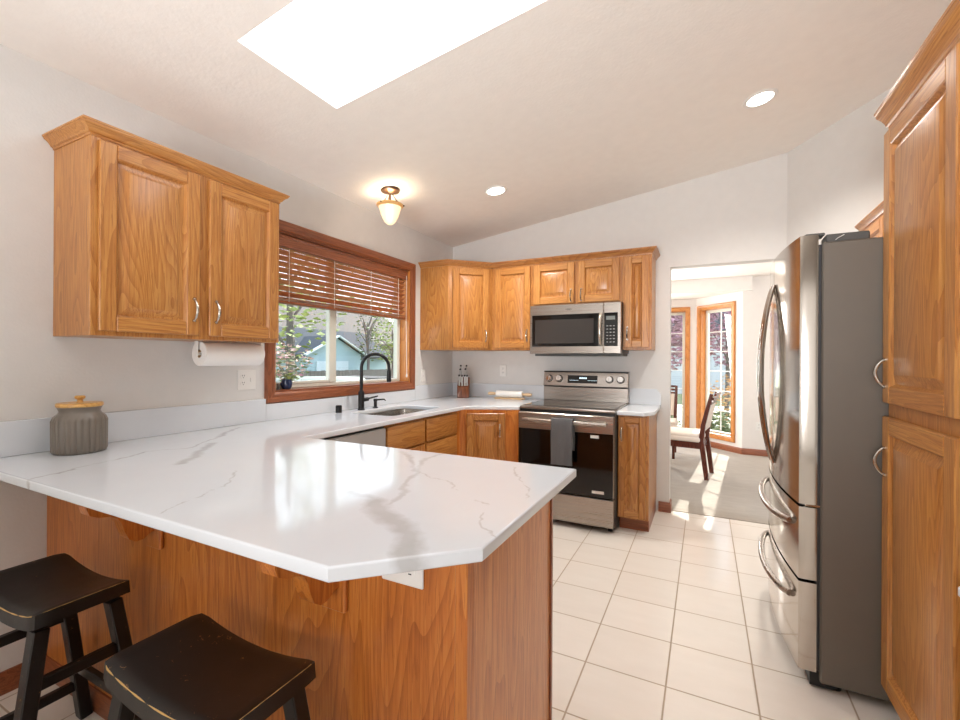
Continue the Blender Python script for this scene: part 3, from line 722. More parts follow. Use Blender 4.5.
for k in range(6): b.box(-.115 + k * .014, -.107 + k * .014, -.0042, -.003, -.012, -.009, M=MP(.365, .5)); b.box(.05 + k * .014, .058 + k * .014, -.0042, -.003, -.012, -.009, M=MP(.365, .5))
part('digits', b, DISPL, dp, smooth=False)
for x in (.055, .150, .605, .700):
    M = MP(x, .52) @ Matrix.Rotation(PI / 2, 4, 'X')
    b = B().lathe([(0, -.004), (.034, -.004), (.034, .002), (.03, .005)], 28, M=M, mi=1); b.lathe([(.029, .003), (.027, .028), (.024, .031), (0, .031)], 28, M=M)
    b.box(-.005, .005, -.026, .026, .028, .036, 0, .002, M=M)
    part('knob', b, [CHROME, BLACKPL], rg, 'round chrome control knob')
od = part('oven_door', B().box(.004, RW - .004, -.045, -.001, .262, .872, 0, .005), STEELX, rg)
part('door_glass', B().box(.008, RW - .008, -.049, -.044, .266, .742, 0, .0015), BLACKGL, od, 'black glass window')
part('top_shadow_gap', B().box(.004, RW - .004, -.01, .0, .8735, .894), BLACKPL, rg)
b = B(); pts = []
for k in range(15):
    t_ = k / 14; pts.append((.055 + (RW - .11) * t_, -.078 - .022 * math.sin(PI * t_), .815))
b.tube(pts, .016, 12, sy=.7)
for x in (.075, RW - .075): b.box(x - .02, x + .02, -.085, -.044, .803, .827, 0, .004)
part('handle', b, STEELX, od, 'curved stainless towel bar handle')
part('sticker', B().box(.588, .650, -.0500, -.0492, .705, .728), WHITE, od)
part('badge', B().box(.60, .69, -.0515, -.0492, .292, .314, 0, .001), CHROME, od)
part('drawer', B().box(.004, RW - .004, -.045, -.001, .045, .252, 0, .005), STEELX, rg)
for x in (.04, RW - .04):
    for y in (.04, .6): part('foot', B().lathe([(0, 0), (.018, 0), (.018, .03), (0, .03)], 14, (x, y, 0)), BLACKPL, rg)
# towel over the oven handle
b = B(); tw = thing('dish_towel', 'grey ribbed dish towel hanging on the oven handle', 'towel', (RX0 + .285, RY, 0))
def cloth(x0, x1, prof, seed, thick=.006):
    random.seed(seed); b = B(); nx = 14; vs = []
    for s_ in (0, 1):
        for i in range(nx + 1):
            x = x0 + (x1 - x0) * i / nx
            for j, (y, z) in enumerate(prof):
                k = j / (len(prof) - 1); wv = .004 * math.sin(i * 1.15 + j * .18) * min(1, abs(k - .4) * 3)
                vs.append((x + .004 * math.sin(j * .5) * (i / nx - .5), y + wv - (thick if s_ else 0) * (1 if k > .38 else -1), z + (thick if s_ and .3 < k < .46 else 0)))
    m = len(prof); o2 = (nx + 1) * m; fs = []
    for i in range(nx):
        for j in range(m - 1):
            a = i * m + j; fs += [(a, a + m, a + m + 1, a + 1), (o2 + a, o2 + a + 1, o2 + a + m + 1, o2 + a + m)]
    for j in range(m - 1):
        for i in (0, nx): a = i * m + j; fs.append((a, a + 1, o2 + a + 1, o2 + a))
    for i in range(nx):
        for j in (0, m - 1): a = i * m + j; fs.append((a, a + m, o2 + a + m, o2 + a))
    return b.add(vs, fs)
prof = [(-.060, .60 + .025 * k) for k in range(8)] + [(-.066, .822), (-.078, .836), (-.098, .842), (-.118, .836), (-.124, .82)] + [(-.125, .79 - .0268 * k) for k in range(12)]
part('cloth', cloth(.02, .185, prof, 1), TOWEL, tw)

# ------------------------------------------------------------------ microwave
MX0, MX1, MY, MZ0, MZ1 = 1.030, 1.803, 3.72, 1.337, 1.7635
MW = MX1 - MX0
mw = thing('microwave', 'stainless over-the-range microwave under the short wall cabinet', 'microwave', (MX0, MY, MZ0))
H = MZ1 - MZ0
part('body', B().box(0.003, MW - .003, .0, D - MY - .001, 0.012, H, 0, .002), BLACKPL, mw)
part('underside_vent', B().box(.03, MW - .01, .02, D - MY - .02, -.012, .0115, 0, .004), DKGREY, mw)
dr = part('door', B().box(0, .633, -.032, -.0005, .006, H - .002, 0, .005), STEELX, mw)
part('door_glass', B().box(.022, .618, -.0345, -.0315, .068, H - .088, 0, .001), BLACKGL, dr, 'dark glass window')
part('inner_screen', B().box(.05, .555, -.0352, -.0344, .095, H - .13), plain('dark_screen', srgb(58, 54, 52), .12), dr)
cp = part('control_panel', B().box(.6355, MW, -.032, -.0005, .006, H - .002, 0, .005), STEELX, mw)
part('keypad', B().box(.640, MW - .026, -.0345, -.0315, .068, H - .088, 0, .001), BLACKGL, cp, 'black glass key panel')
b = B().box(.656, .726, -.0355, -.0344, H - .145, H - .115); part('display', b, plain('grey_display', srgb(120, 126, 124), .2), cp)
b = B()
for r_ in range(6):
    for c_ in range(3): b.box(.658 + c_ * .026, .672 + c_ * .026, -.0354, -.0344, .098 + r_ * .026, .105 + r_ * .026)
part('keys', b, plain('key_legend', srgb(150, 150, 148), .4), cp, smooth=False)
pts = [(.612, -.034 - .036 * math.sin(PI * k / 12) ** .6, .075 + (H - .172) * k / 12) for k in range(13)]
part('handle', B().tube(pts, .015, 12, sy=1.0), NICKEL, dr, 'curved vertical steel handle')
part('logo', B().tube([(.345 + .026 * math.cos(2 * PI * k / 24), -.0325, H - .046 + .007 * math.sin(2 * PI * k / 24)) for k in range(25)], .0012, 6).box(.330, .362, -.0335, -.0318, H - .048, H - .044), DKGREY, dr)

# ------------------------------------------------------------------ refrigerator (faces -X)
FRX, FRY0, FRY1 = 2.808, 2.152, 3.062
fr = thing('refrigerator', 'large stainless french door refrigerator beside the oak pantry', 'refrigerator', (FRX, FRY1, 0), -PI / 2)
FW = FRY1 - FRY0   # local x: 0 = far side, FW = near side; local y: 0 = body front, + towards the wall
part('body', B().box(0, FW, 0, .72, .035, 1.757, 0, .006), FSIDE, fr, 'dark grey painted case')
part('base_grille', B().box(.02, FW - .02, -.03, .05, .012, .07), BLACKPL, fr)
def bowed(x0, x1, z0, z1, back=-.012, mi=0, n=14):
    """door slab with the bowed plan of the whole front"""
    fy = lambda x: -(.070 + .035 * (1 - ((x - FW / 2) / (FW / 2)) ** 2))
    P = [(x0, back)] + [(x0, fy(x0) + .012)] + [(x0 + .004 + (x1 - x0 - .008) * k / n, fy(x0 + .004 + (x1 - x0 - .008) * k / n)) for k in range(n + 1)] + [(x1, fy(x1) + .012), (x1, back)]
    return B().prism(P, z0, z1)
FY = lambda x: -(.070 + .035 * (1 - ((x - FW / 2) / (FW / 2)) ** 2))
seam = plain('door_gasket', srgb(60, 60, 62), .6)
part('gasket', B().box(.012, FW - .012, -.0118, -.0005, .08, 1.75), seam, fr)
h_ = FW / 2
dl = part('door', bowed(0, h_ - .003, .728, 1.788), STEELZ, fr); dr = part('door', bowed(h_ + .003, FW, .728, 1.788), STEELZ, fr)
d1 = part('drawer', bowed(0, FW, .432, .716), STEELZ, fr); d2 = part('drawer', bowed(0, FW, .075, .420), STEELZ, fr)
def handle_v(sgn):
    pts = []
    for k in range(21):
        t_ = k / 20; s_ = math.sin(PI * t_); x = h_ + sgn * .034; pts.append((x, FY(x) - .004 - .052 * s_ ** .8, .80 + .86 * t_))
    return B().tube(pts, [.011 + .006 * math.sin(PI * k / 20) for k in range(21)], 12, sy=.75)
part('handle', handle_v(-1), STEELZ, dl, 'long bowed stainless door handle'); part('handle', handle_v(1), STEELZ, dr, 'long bowed stainless door handle')
def handle_h(z):
    pts = []
    for k in range(21):
        t_ = k / 20; s_ = math.sin(PI * t_); x = .09 + (FW - .18) * t_; pts.append((x, FY(x) - .004 - .036 * s_ ** .45, z - .015 * s_))
    return B().tube(pts, .0135, 12, sy=1.0)
part('handle', handle_h(.63), STEELX, d1, 'wide bowed stainless drawer handle'); part('handle', handle_h(.328), STEELX, d2, 'wide bowed stainless drawer handle')
for x in (.02, FW - .10):
    b = B().box(x, x + .08, .015, .15, 1.7575, 1.790, 0, .004).box(x + .008, x + .072, -.05, .0145, 1.7885, 1.800, 0, .003)
    b.lathe([(0, 0), (.014, 0), (.014, .014), (0, .014)], 14, (x + .04, -.035, 1.7885))
    part('hinge_cover', b, DKGREY, fr)
b = B().tube([(FW - .0195, .045, 1.765), (FW - .0195, .052, 1.772), (FW - .0195, .072, 1.783)], .0012, 6)
b.v = [(FW - .0200 + (x - FW + .0195), y, z) for x, y, z in b.v]; part('mark', b, WHITE, fr)
for x in (.06, FW - .06):
    for y in (.06, .66): part('foot', B().lathe([(0, 0), (.02, 0), (.02, .036), (0, .036)], 12, (x, y, 0)), BLACKPL, fr)
part('hinge', B().box(FW - .06, FW - .006, -.05, -.001, .7175, .7265, 0, .001), CHROME, fr)

# pantry (faces -X)
PX_, PYF, PYN = 3.005, 2.140, 1.568
pw = PYF - PYN
t = cabinet('pantry_cabinet', 'tall oak two door pantry cabinet beside the refrigerator', (PX_, PYF, 0), -PI / 2, pw, .62, 0, 2.165, toe=True)
dw_ = .535
add_door(t, .004, 1.142, dw_, 2.128 - 1.142, .030, 1.250, fr=.062); add_door(t, .004, .105, dw_, 1.092 - .105, .030, .930, fr=.062)
b = crown(B(), [(0, .62), (0, 0), (pw, 0), (pw, .62)], 0)
b.v = [(x, y, 2.142 + z * 1.75) for x, y, z in b.v]; part('crown', b, OAK['x'], t)
# cabinets above the refrigerator
OX = 3.29
t = thing('wall_cabinet', 'oak wall cabinet above the refrigerator beside the pantry', 'cabinet', (OX, 2.132, 0))
part('body', B().prism([(0, 0), (0, 1.50), (.335, 1.085), (.335, 0)], 1.80, UZ1 - .035, 0, .0015), OAK['z'], t)
MR = Matrix(((0, 1, 0, 0), (-1, 0, 0, 0), (0, 0, 1, 0), (0, 0, 0, 1)))  # local door frame -> faces -X
for i, (ya, wd) in enumerate(((.02, .46), (.52, .50), (1.05, .42))):
    fb, pb = door_meshes(wd, .275); hb = knob_shift(pull(), .035, .10)
    for q in (fb, pb, hb): q.v = [tuple(MR @ Vector((x - ya - wd, y, z + 1.82))) for x, y, z in q.v]
    d = part('door', fb, [OAK['y'], OAK['z']], t); part('panel', pb, OAK['z'], d); part('handle', hb, NICKEL, d, 'arched satin nickel handle')
part('crown', crown(B(), [(0, 1.50), (0, 0)], UZ1 - .039), OAK['y'], t)
# desk with a worktop beyond the pantry's near side
dk = thing('desk', 'white topped desk at the right edge beside the pantry', 'desk', (2.977, 1.563, 0), -PI / 2)
part('desktop', B().box(.0, 1.0, .0, .62, .695, .727, 0, .006), QUARTZ, dk)
part('drawer_unit', B().box(.02, .45, .04, .61, .0, .694), OAK['z'], dk)
for z in (.05, .26, .47): part('drawer_front', B().box(.035, .435, .02, .0395, z, z + .19, 0, .004), OAK['x'], dk)
part('side_panel', B().box(.95, .98, .04, .61, 0, .694), OAK['z'], dk)

# ------------------------------------------------------------------ bar stools
def make_stool(label):
    t = thing('bar_stool', label, 'stool', (.61, .635, 0), 0, 'black saddle stools at the breakfast bar')
    b = B(); L, Dp, n, m = .435, .232, 24, 12; vs = []
    def top(x, y): q = x / (L / 2); return .585 + .028 * q * q - .0025 * (2 * y / Dp) ** 6
    r = .012
    def outline(k):  # rounded corner footprint
        return rrect(-L / 2, L / 2, -Dp / 2, Dp / 2, .03, 4)
    # grid top and bottom
    for s_ in (0, 1):
        for i in range(n + 1):
            for j in range(m + 1):
                a = -1 + 2 * i / n; c = -1 + 2 * j / m
                a = math.copysign(abs(a) ** .8, a); c = math.copysign(abs(c) ** .8, c)
                sq = max(0, abs(a) - .86) * max(0, abs(c) - .74)
                x = a * L / 2 - math.copysign(sq * .16, a); y = c * Dp / 2 - math.copysign(sq * .16, c)
                z = top(x, y); 
                ed = max(abs(a), abs(c))
                if s_: z = z - .041
                elif ed > .985: z -= .004
                if not s_ and ed > .985: x *= .99; y *= .985
                vs.append((x, y, z))
    o2 = (n + 1) * (m + 1); fs = []; ix = lambda i, j: i * (m + 1) + j
    for i in range(n):
        for j in range(m):
            fs.append((ix(i, j), ix(i + 1, j), ix(i + 1, j + 1), ix(i, j + 1))); fs.append(tuple(o2 + q for q in (ix(i, j), ix(i, j + 1), ix(i + 1, j + 1), ix(i + 1, j))))
    for i in range(n):
        for j in (0, m): fs.append((ix(i, j), ix(i + 1, j), o2 + ix(i + 1, j), o2 + ix(i, j)))
    for j in range(m):
        for i in (0, n): fs.append((ix(i, j), ix(i, j + 1), o2 + ix(i, j + 1), o2 + ix(i, j)))
    b.add(vs, fs); st = part('seat', b, STOOL, t, sharp=50)
    # worn bare-wood line along the front upper edge
    e = [(vs[ix(i, 0)][0], vs[ix(i, 0)][1] + .0005, vs[ix(i, 0)][2] - .0006) for i in range(1, n)]
    part('worn_edge', B().tube(e, [.0004 + .0016 * abs(math.sin(i * .9 + .4)) for i in range(len(e))], 6), STOOLEDGE, st)
    e = [(vs[ix(n, j)][0] - .0006, vs[ix(n, j)][1], vs[ix(n, j)][2]) for j in range(1, m)]
    part('worn_edge', B().tube(e, [.0003 + .0006 * abs(math.sin(i * 1.7)) for i in range(len(e))], 6), STOOLEDGE, st)
    feet = {}
    for sx_ in (-1, 1):
        for sy_ in (-1, 1):
            a = Vector((sx_ * .165, sy_ * .085, .553 if 0 else .548)); f = Vector((sx_ * .205, sy_ * .165, 0)); feet[sx_, sy_] = (a, f)
            part('leg', B().beam(f, a, .042, .036, 0, .003, up=(0, 1, 0)), STOOL, t)
    def at(k, z): a, f = feet[k]; q = z / a.z; return f + (a - f) * q
    for sx_ in (-1, 1):
        for z in (.40, .13): part('stretcher', B().beam(at((sx_, -1), z), at((sx_, 1), z), .02, .032, 0, .002, up=(0, 0, 1)), STOOL, t)
    for sy_ in (-1, 1): part('stretcher', B().beam(at((-1, sy_), .205), at((1, sy_), .205), .02, .032, 0, .002, up=(0, 0, 1)), STOOL, t)
    return t
st = make_stool('worn black saddle stool farther left, against the wall end')
dup(st, (1.405, .628, 0), 0, 'worn black saddle stool in front, nearest the viewer')

# ------------------------------------------------------------------ counter objects
cn = thing('canister', 'ribbed grey ceramic canister with wooden lid on the counter', 'canister', (.142, .885, HZ))
prof = [(0, 0), (.074, 0), (.080, .004), (.084, .012), (.085, .13), (.082, .145), (.068, .158), (.064, .166), (.068, .178), (.071, .184), (.062, .184), (.06, .17), (0, .165)]
part('jar', B().lathe(prof, 144, mod=lambda a, i: 1 + ((.085) * (abs(math.sin(a * 13)) ** .8 - .5) if 2 <= i <= 4 else 0)), CERAMIC, cn, sharp=60)
lid = part('lid', B().lathe([(0, .1845), (.071, .1845), (.074, .187), (.074, .197), (.071, .200), (0, .200)], 48), BAMBOO, cn, 'round bamboo lid')
part('knob', B().lathe([(0, .2), (.012, .2), (.009, .206), (.009, .212), (.016, .217), (.018, .223), (.014, .228), (0, .229)], 24), BAMBOO, lid)

KNIFEH = plain('brushed_knife_handle', srgb(206, 204, 200), .35, .5)
kb = thing('knife_block', 'small wooden knife block in the counter corner', 'knife block', (.235, 3.93, HZ), math.radians(25))
kb.scale = (1.3, 1.3, 1.3)
part('block', B().hull([(-.045, -.05, 0), (.045, -.05, 0), (.045, .06, 0), (-.045, .06, 0), (-.045, -.05, .085), (.045, -.05, .085), (.045, .085, .155), (-.045, .085, .155)],
     [(3, 2, 1, 0), (4, 5, 6, 7), (0, 1, 5, 4), (1, 2, 6, 5), (2, 3, 7, 6), (3, 0, 4, 7)], 0, .004), KNIFEB, kb)
kn = None
for i, (x, y, l) in enumerate([(-.028, -.035, .085), (-.006, -.038, .085), (.014, -.036, .085), (.032, -.034, .082), (-.022, .01, .11), (.018, .005, .115), (-.02, .045, .12), (.024, .045, .12)]):
    z = .085 + (y + .05) / .135 * .07; d_ = Vector((0, -.42, .9)).normalized(); p = Vector((x, y, z - .002))
    k_ = thing('knife', ['paring knife in the front row of the knife block, far left', 'steel knife second from left in the front row of the block', 'steel knife second from right in the front row of the block', 'steel knife at right end of the front row of the block', 'steel knife in the middle row of the block, left', 'steel knife in the middle row of the block, right', 'tall steel knife at the back left of the block', 'tall steel knife at the back right of the block'][i], 'knife', (.235, 3.93, HZ), math.radians(25), 'knives in the knife block'); k_.scale = (1.3, 1.3, 1.3)
    part('handle', B().beam(p + d_ * .004, p + d_ * l, .013, .019, 0, .003), KNIFEH, k_, smooth=True)
    part('butt', B().beam(p + d_ * (l + .0004), p + d_ * (l + .008), .014, .02, 0, .003), BLACKPL, k_)
rp_ = thing('rolling_pin', 'white marble rolling pin with wooden handles on a cradle', 'rolling pin', (.715, 3.985, HZ))
RM = Matrix.Rotation(PI / 2, 4, 'Y')
zc = Matrix.Translation((0, 0, .048))
part('roller', B().lathe([(0, -.135), (.031, -.135), (.033, -.132), (.033, .132), (.031, .135), (0, .135)], 28, M=zc @ RM), MARBLE, rp_)
for s_ in (-1, 1): part('handle', B().lathe([(0, .1355), (.011, .1355), (.010, .145), (.015, .165), (.017, .2), (.014, .225), (.0, .232)], 18, M=zc @ RM @ (Matrix.Rotation(PI, 4, 'X') if s_ < 0 else Matrix.Identity(4))), PINWOOD, rp_)
part('cradle', B().box(-.15, .15, -.03, .03, 0, .0142, 0, .003), PINWOOD, rp_)

pt = thing('paper_towel_roll', 'white paper towel roll mounted under the left wall cabinet', 'paper towel', (.155, 1.352, 1.313), 0)
MYr = Matrix.Rotation(-PI / 2, 4, 'X')
part('roll', B().lathe([(.021, 0), (.059, 0), (.0615, .002), (.0615, .325), (.059, .328), (.021, .328), (.021, 0)], 40, M=MYr), PAPER, pt)
part('core', B().lathe([(.0195, .001), (.0208, .001), (.0208, .327), (.0195, .327), (.0195, .001)], 24, M=MYr), PINWOOD, pt)
b = B().tube([(0, -.012, 0), (0, .345, 0)], .008, 12); b.box(-.012, .012, -.016, -.010, -.014, .0635, 0, .002).box(-.012, .012, .338, .344, -.014, .0635, 0, .002)
part('holder', b, WHITE, pt)

# window sill objects
pp = thing('potted_plant', 'small leafy plant in a blue pot on the window sill', 'potted plant', (-.052, 2.045, WZ0 + .0125))
part('pot', B().lathe([(0, 0), (.022, 0), (.032, .012), (.036, .035), (.031, .058), (.033, .064), (.028, .064), (.026, .05), (0, .048)], 28), plain('blue_glaze', srgb(44, 58, 92), .15), pp)
def leaves(b, c, r, n, size, seed, mi=0):
    rn = random.Random(seed)
    for _ in range(n):
        while True:
            p = Vector((rn.uniform(-1, 1), rn.uniform(-1, 1), rn.uniform(-1, 1)))
            if .25 < p.length < 1: break
        p = Vector((c[0] + p.x * r[0], c[1] + p.y * r[1], c[2] + p.z * r[2]))
        q = Matrix.Rotation(rn.uniform(0, 6.3), 4, 'Z') @ Matrix.Rotation(rn.uniform(0, 3), 4, 'X'); s_ = size * rn.uniform(.6, 1.3)
        b.add([p + (q @ Vector(v)) * s_ for v in ((-1, 0, 0), (0, -.45, .12), (1, 0, 0), (0, .45, .12))], [(0, 1, 2), (0, 2, 3)], mi)
    return b
part('foliage', leaves(B(), (0.0, .01, .075), (.03, .055, .035), 70, .012, 5), leafm('sill_leaf', srgb(84, 108, 48), srgb(160, 172, 92)), pp)
fg = thing('figurine', 'tiny dark metal figurine left of the potted plant', 'figurine', (-.045, 1.975, WZ0 + .0125))
part('base', B().lathe([(0, 0), (.011, 0), (.011, .006), (0, .008)], 14), DKGREY, fg)
part('body', B().lathe([(.006, .007), (.009, .015), (.006, .026), (.008, .032), (.006, .038), (0, .041)], 14), DKGREY, fg)

# ------------------------------------------------------------------ outlets
def plate(name, label, cat, loc, rot, w_, h, kinds, roll=0):
    t = thing(name, label, cat, loc, rot); Mr = Matrix.Rotation(roll, 4, 'Y')
    part('cover_plate', B().box(-w_ / 2, w_ / 2, -.007, -.0005, -h / 2, h / 2, 0, .003, M=Mr), WHITE, t)
    for kx, k in kinds:
        if k == 'o':
            for z in (.02, -.02):
                s_ = part('socket', B().lathe([(0, .0005), (.0165, .0005), (.0165, .0025), (0, .0026)], 20, M=Mr @ Matrix.Translation((kx, -.0065, z)) @ Matrix.Rotation(PI / 2, 4, 'X')), WHITE, t)
                b = B()
                for x in (-.006, .006): b.box(kx + x - .0013, kx + x + .0013, -.0098, -.009, z + .001, z + .009, M=Mr)
                b.box(kx - .002, kx + .002, -.0098, -.009, z - .009, z - .005, M=Mr); part('slots', b, BLACKPL, s_, smooth=False)
        else:
            part('switch', B().box(kx - .005, kx + .005, -.012, -.0065, -.012, .012, 0, .001, M=Mr), WHITE, t)
    return t
plate('wall_outlet', 'double white plate with outlet and switch under the towel roll', 'outlet', (0, 1.72, 1.165), PI / 2, .118, .118, [(-.025, 'o'), (.025, 's')])
plate('wall_outlet', 'white outlet on the back wall above the rolling pin', 'outlet', (.592, D, 1.18), 0, .072, .116, [(0, 'o')])
plate('light_switch', 'white switch plate right of the kitchen window', 'switch', (0, 3.555, 1.135), PI / 2, .072, .116, [(0, 's')])
plate('wall_outlet', 'white sideways outlet on the breakfast bar panel under the overhang', 'outlet', (1.787, PY, .815), 0, .072, .116, [(0, 'o')], roll=PI / 2)
plate('wall_outlet', 'white outlet low on the dining room wall', 'outlet', (3.06, 7.12, .40), 0, .072, .116, [(0, 'o')])

# ------------------------------------------------------------------ ceiling lights
ax = math.atan(.138)
def can(label, x, y):
    t = thing('recessed_light', label, 'ceiling light', (x, y, CZ(x)), 0, 'recessed ceiling lights'); t.rotation_euler = (0, -ax, 0)
    part('trim_ring', B().lathe([(.068, -.001), (.07, -.006), (.088, -.005), (.092, -.0005), (.068, -.0005)], 40), WHITE, t)
    part('lens', B().lathe([(0, -.003), (.069, -.003), (.069, -.0008), (0, -.0008)], 40), CANL, t, 'glowing white lens')
    light('can_lamp', 'SPOT', 55, (x, y, CZ(x) - .03), (1, .95, .88), spot_size=2.4, spot_blend=.8, shadow_soft_size=.06)
can('round recessed light above the microwave wall', .936, 3.168)
can('round recessed light nearer the refrigerator', 2.687, 3.117)
px_, py_ = .335, 2.62
pl = thing('pendant_light', 'amber glass semi flush light near the kitchen window', 'ceiling light', (px_, py_, CZ(px_)))
part('canopy', B().lathe([(0, .009), (.066, .009), (.07, -.002), (.066, -.014), (.034, -.022), (.012, -.028), (0, -.03)], 32), BRONZE, pl)
part('stem', B().tube([(0, 0, -.02), (0, 0, -.13)], .007, 10), BRONZE, pl)
for k in range(3):
    a = 2 * PI * k / 3 + .5; part('arm', B().tube([(.012 * math.cos(a), .012 * math.sin(a), -.025), (.07 * math.cos(a), .07 * math.sin(a), -.107)], .0035, 8), BRONZE, pl)
sh = part('shade', B().lathe([(.082, -.112), (.078, -.125), (.07, -.15), (.058, -.19), (.04, -.222), (.018, -.238), (0, -.241), (0, -.238), (.017, -.235), (.038, -.219), (.056, -.188), (.068, -.149), (.076, -.124), (.08, -.112)], 36), AMBER, pl, 'frosted amber glass bell')
part('rim', B().lathe([(.055, -.090), (.09, -.090), (.098, -.095), (.098, -.104), (.082, -.113), (.078, -.112), (.055, -.098)], 36), AMBERRIM, pl)
for k in range(3): a = 2 * PI * k / 3 + .5; part('screw', B().lathe([(0, -.006), (.006, -.004), (.006, .004), (0, .006)], 10, (.1 * math.cos(a), .1 * math.sin(a), -.1)), BRONZE, pl)
part('bulb', B().lathe([(0, -.2), (.018, -.192), (.024, -.17), (.02, -.15), (.012, -.135), (.012, -.11), (0, -.11)], 20), BULB, pl)
for o_ in (sh,) + tuple(c for c in pl.children if c.name.split('.')[0] in ('rim', 'screw', 'bulb')): o_.location.z = -.014
light('pendant_lamp', 'POINT', 3.2, (px_, py_, CZ(px_) - .125), (1, .82, .58), shadow_soft_size=.03)

# ------------------------------------------------------------------ dining furniture
def dining_chair(label, loc, rot):
    t = thing('dining_chair', label, 'chair', loc, rot, 'dining chairs')
    for s_ in (-1, 1):
        part('leg', B().beam((s_ * .20, -.20, 0), (s_ * .20, -.20, .40), .032, .032, 0, .003, .042, .042), CHERRY, t)
        b = B().beam((s_ * .19, .27, 0), (s_ * .195, .215, .42), .042, .044, 0, .003, .046, .05)
        b.beam((s_ * .195, .215, .415), (s_ * .20, .235, .6), .044, .05, 0, .003, .04, .044); b.beam((s_ * .20, .235, .595), (s_ * .205, .315, .93), .04, .044, 0, .003, .034, .034)
        part('leg', b, CHERRY, t)
    b = B().box(-.18, .18, -.215, -.19, .33, .40).box(-.18, .18, .20, .225, .33, .40).box(-.215, -.19, -.19, .2, .33, .40).box(.19, .215, -.19, .2, .33, .40)
    part('apron', b, CHERRY, t)
    part('seat', B().box(-.235, .235, -.245, .205, .4005, .455, 0, .018, 3).box(-.225, .225, -.235, .195, .44, .49, 0, .022, 3), CREAM, t, 'cream upholstered seat cushion')
    for k in range(3): part('back_slat', B().beam((-.2, .255 + .022 * k + .05, .83 + .045 * k), (.2, .255 + .022 * k + .05, .83 + .045 * k), .02, .03, 0, .003, up=(0, 0, 1)), CHERRY, t)
    part('back_pad', B().hull([(-.185, .215, .52), (.185, .215, .52), (.185, .25, .52), (-.185, .25, .52), (-.19, .275, .82), (.19, .275, .82), (.19, .31, .82), (-.19, .31, .82)], [(3, 2, 1, 0), (4, 5, 6, 7), (0, 1, 5, 4), (1, 2, 6, 5), (2, 3, 7, 6), (3, 0, 4, 7)], 0, .01), CREAM, t, 'cream upholstered back')
    return t
ch = dining_chair('cream cushioned cherry dining chair seen side on through the doorway', (2.185, 5.62, .004), math.radians(-98))
dup(ch, (1.82, 4.86, .004), PI, 'dining chair mostly hidden behind the doorway edge', None)
dup(ch, (1.84, 6.55, .004), 0, 'far dining chair under the middle bay window', None)
tb = thing('dining_table', 'dark cherry dining table left of the doorway, mostly hidden', 'table', (1.15, 5.66, .004))
part('tabletop', B().box(-.72, .66, -.48, .48, .72, .755, 0, .008, 2), CHERRY, tb)
part('apron', B().box(-.64, .58, -.40, .40, .64, .7195), CHERRY, tb)
for x in (-.62, .56):
    for y in (-.38, .38): part('leg', B().beam((x, y, 0), (x, y, .6395), .05, .05, 0, .004, .07, .07), CHERRY, tb)

# ------------------------------------------------------------------ outdoors
GRASS = leafm('lawn_grass', srgb(96, 110, 62), srgb(140, 146, 92))
b = B().prism([(-60, -20), (-.16, -20), (-.16, 7.9), (-.5, 60), (-60, 60)], -.45, -.35)
solo('ground', b, GRASS, 'back yard lawn outside the kitchen window', 'ground', kind='structure', smooth=False)
b = B().prism([(-.5, 7.95), (30, 7.95), (30, 60), (-.5, 60)], -.45, -.35)
solo('ground_front', b, GRASS, 'front yard lawn outside the bay window', 'ground', kind='structure', smooth=False)
SIDING = plain('pale_teal_siding', srgb(176, 200, 204), .7); SHING = plain('grey_shingles', srgb(70, 73, 78), .9, bump=(30, .6, .01)); SHINGB = plain('tan_shingles', srgb(112, 104, 97), .9, bump=(30, .6, .01))
FENCE = plain('weathered_fence', srgb(110, 104, 100), .9)
def gable(b, x0, x1, y0, y1, ze, zr, ov=.15, th=.08, axis='x'):
    """roof planes; ridge along axis"""
    if axis == 'x':
        ym = (y0 + y1) / 2
        for ya in (y0 - ov, y1 + ov):
            za = ze - (zr - ze) * ov / (ym - y0)
            b.add([(x0, ya, za), (x1, ya, za), (x1, ym, zr), (x0, ym, zr), (x0, ya, za + th), (x1, ya, za + th), (x1, ym, zr + th), (x0, ym, zr + th)], [(0, 1, 2, 3), (4, 5, 6, 7), (0, 1, 5, 4), (1, 2, 6, 5), (2, 3, 7, 6), (3, 0, 4, 7)])
    else:
        xm = (x0 + x1) / 2
        for xa in (x0 - ov, x1 + ov):
            za = ze - (zr - ze) * ov / (xm - x0)
            b.add([(xa, y0, za), (xa, y1, za), (xm, y1, zr), (xm, y0, zr), (xa, y0, za + th), (xa, y1, za + th), (xm, y1, zr + th), (xm, y0, zr + th)], [(0, 1, 2, 3), (4, 5, 6, 7), (0, 1, 5, 4), (1, 2, 6, 5), (2, 3, 7, 6), (3, 0, 4, 7)])
    return b
g = thing('garage', 'pale teal gabled garage beyond the yard fence', 'building', (-9, 11.5, -.35))
OO = lambda x, y, z: (x + 9, y - 11.5, z + .35)
def shift(b): b.v = [OO(*v) for v in b.v]; return b
part('wall', shift(B().box(-12.5, -9.6, 8.4, 15, -.35, 1.40)), SIDING, g, smooth=False)
b = B(); pts = [(10.3, -.35), (12.8, -.35), (12.8, 1.44), (11.55, 2.02), (10.3, 1.44)]
b.v = [(-9.0, y, z) for y, z in pts] + [(-9.58, y, z) for y, z in pts]; b.f = [tuple(range(5)), tuple(range(5, 10))] + [(i, (i + 1) % 5, 5 + (i + 1) % 5, 5 + i) for i in range(5)]; b.m = [0] * 7
part('gable_wall', shift(b), SIDING, g, smooth=False)
part('roof', shift(gable(B(), -12.5, -9.6, 8.2, 15.2, 1.42, 2.35, .2, .07, 'y')), SHING, g, smooth=False)
part('gable_roof', shift(gable(B(), -11.0, -8.9, 10.3, 12.8, 1.44, 2.02, .2, .07, 'x')), SHING, g, smooth=False)
b = B()
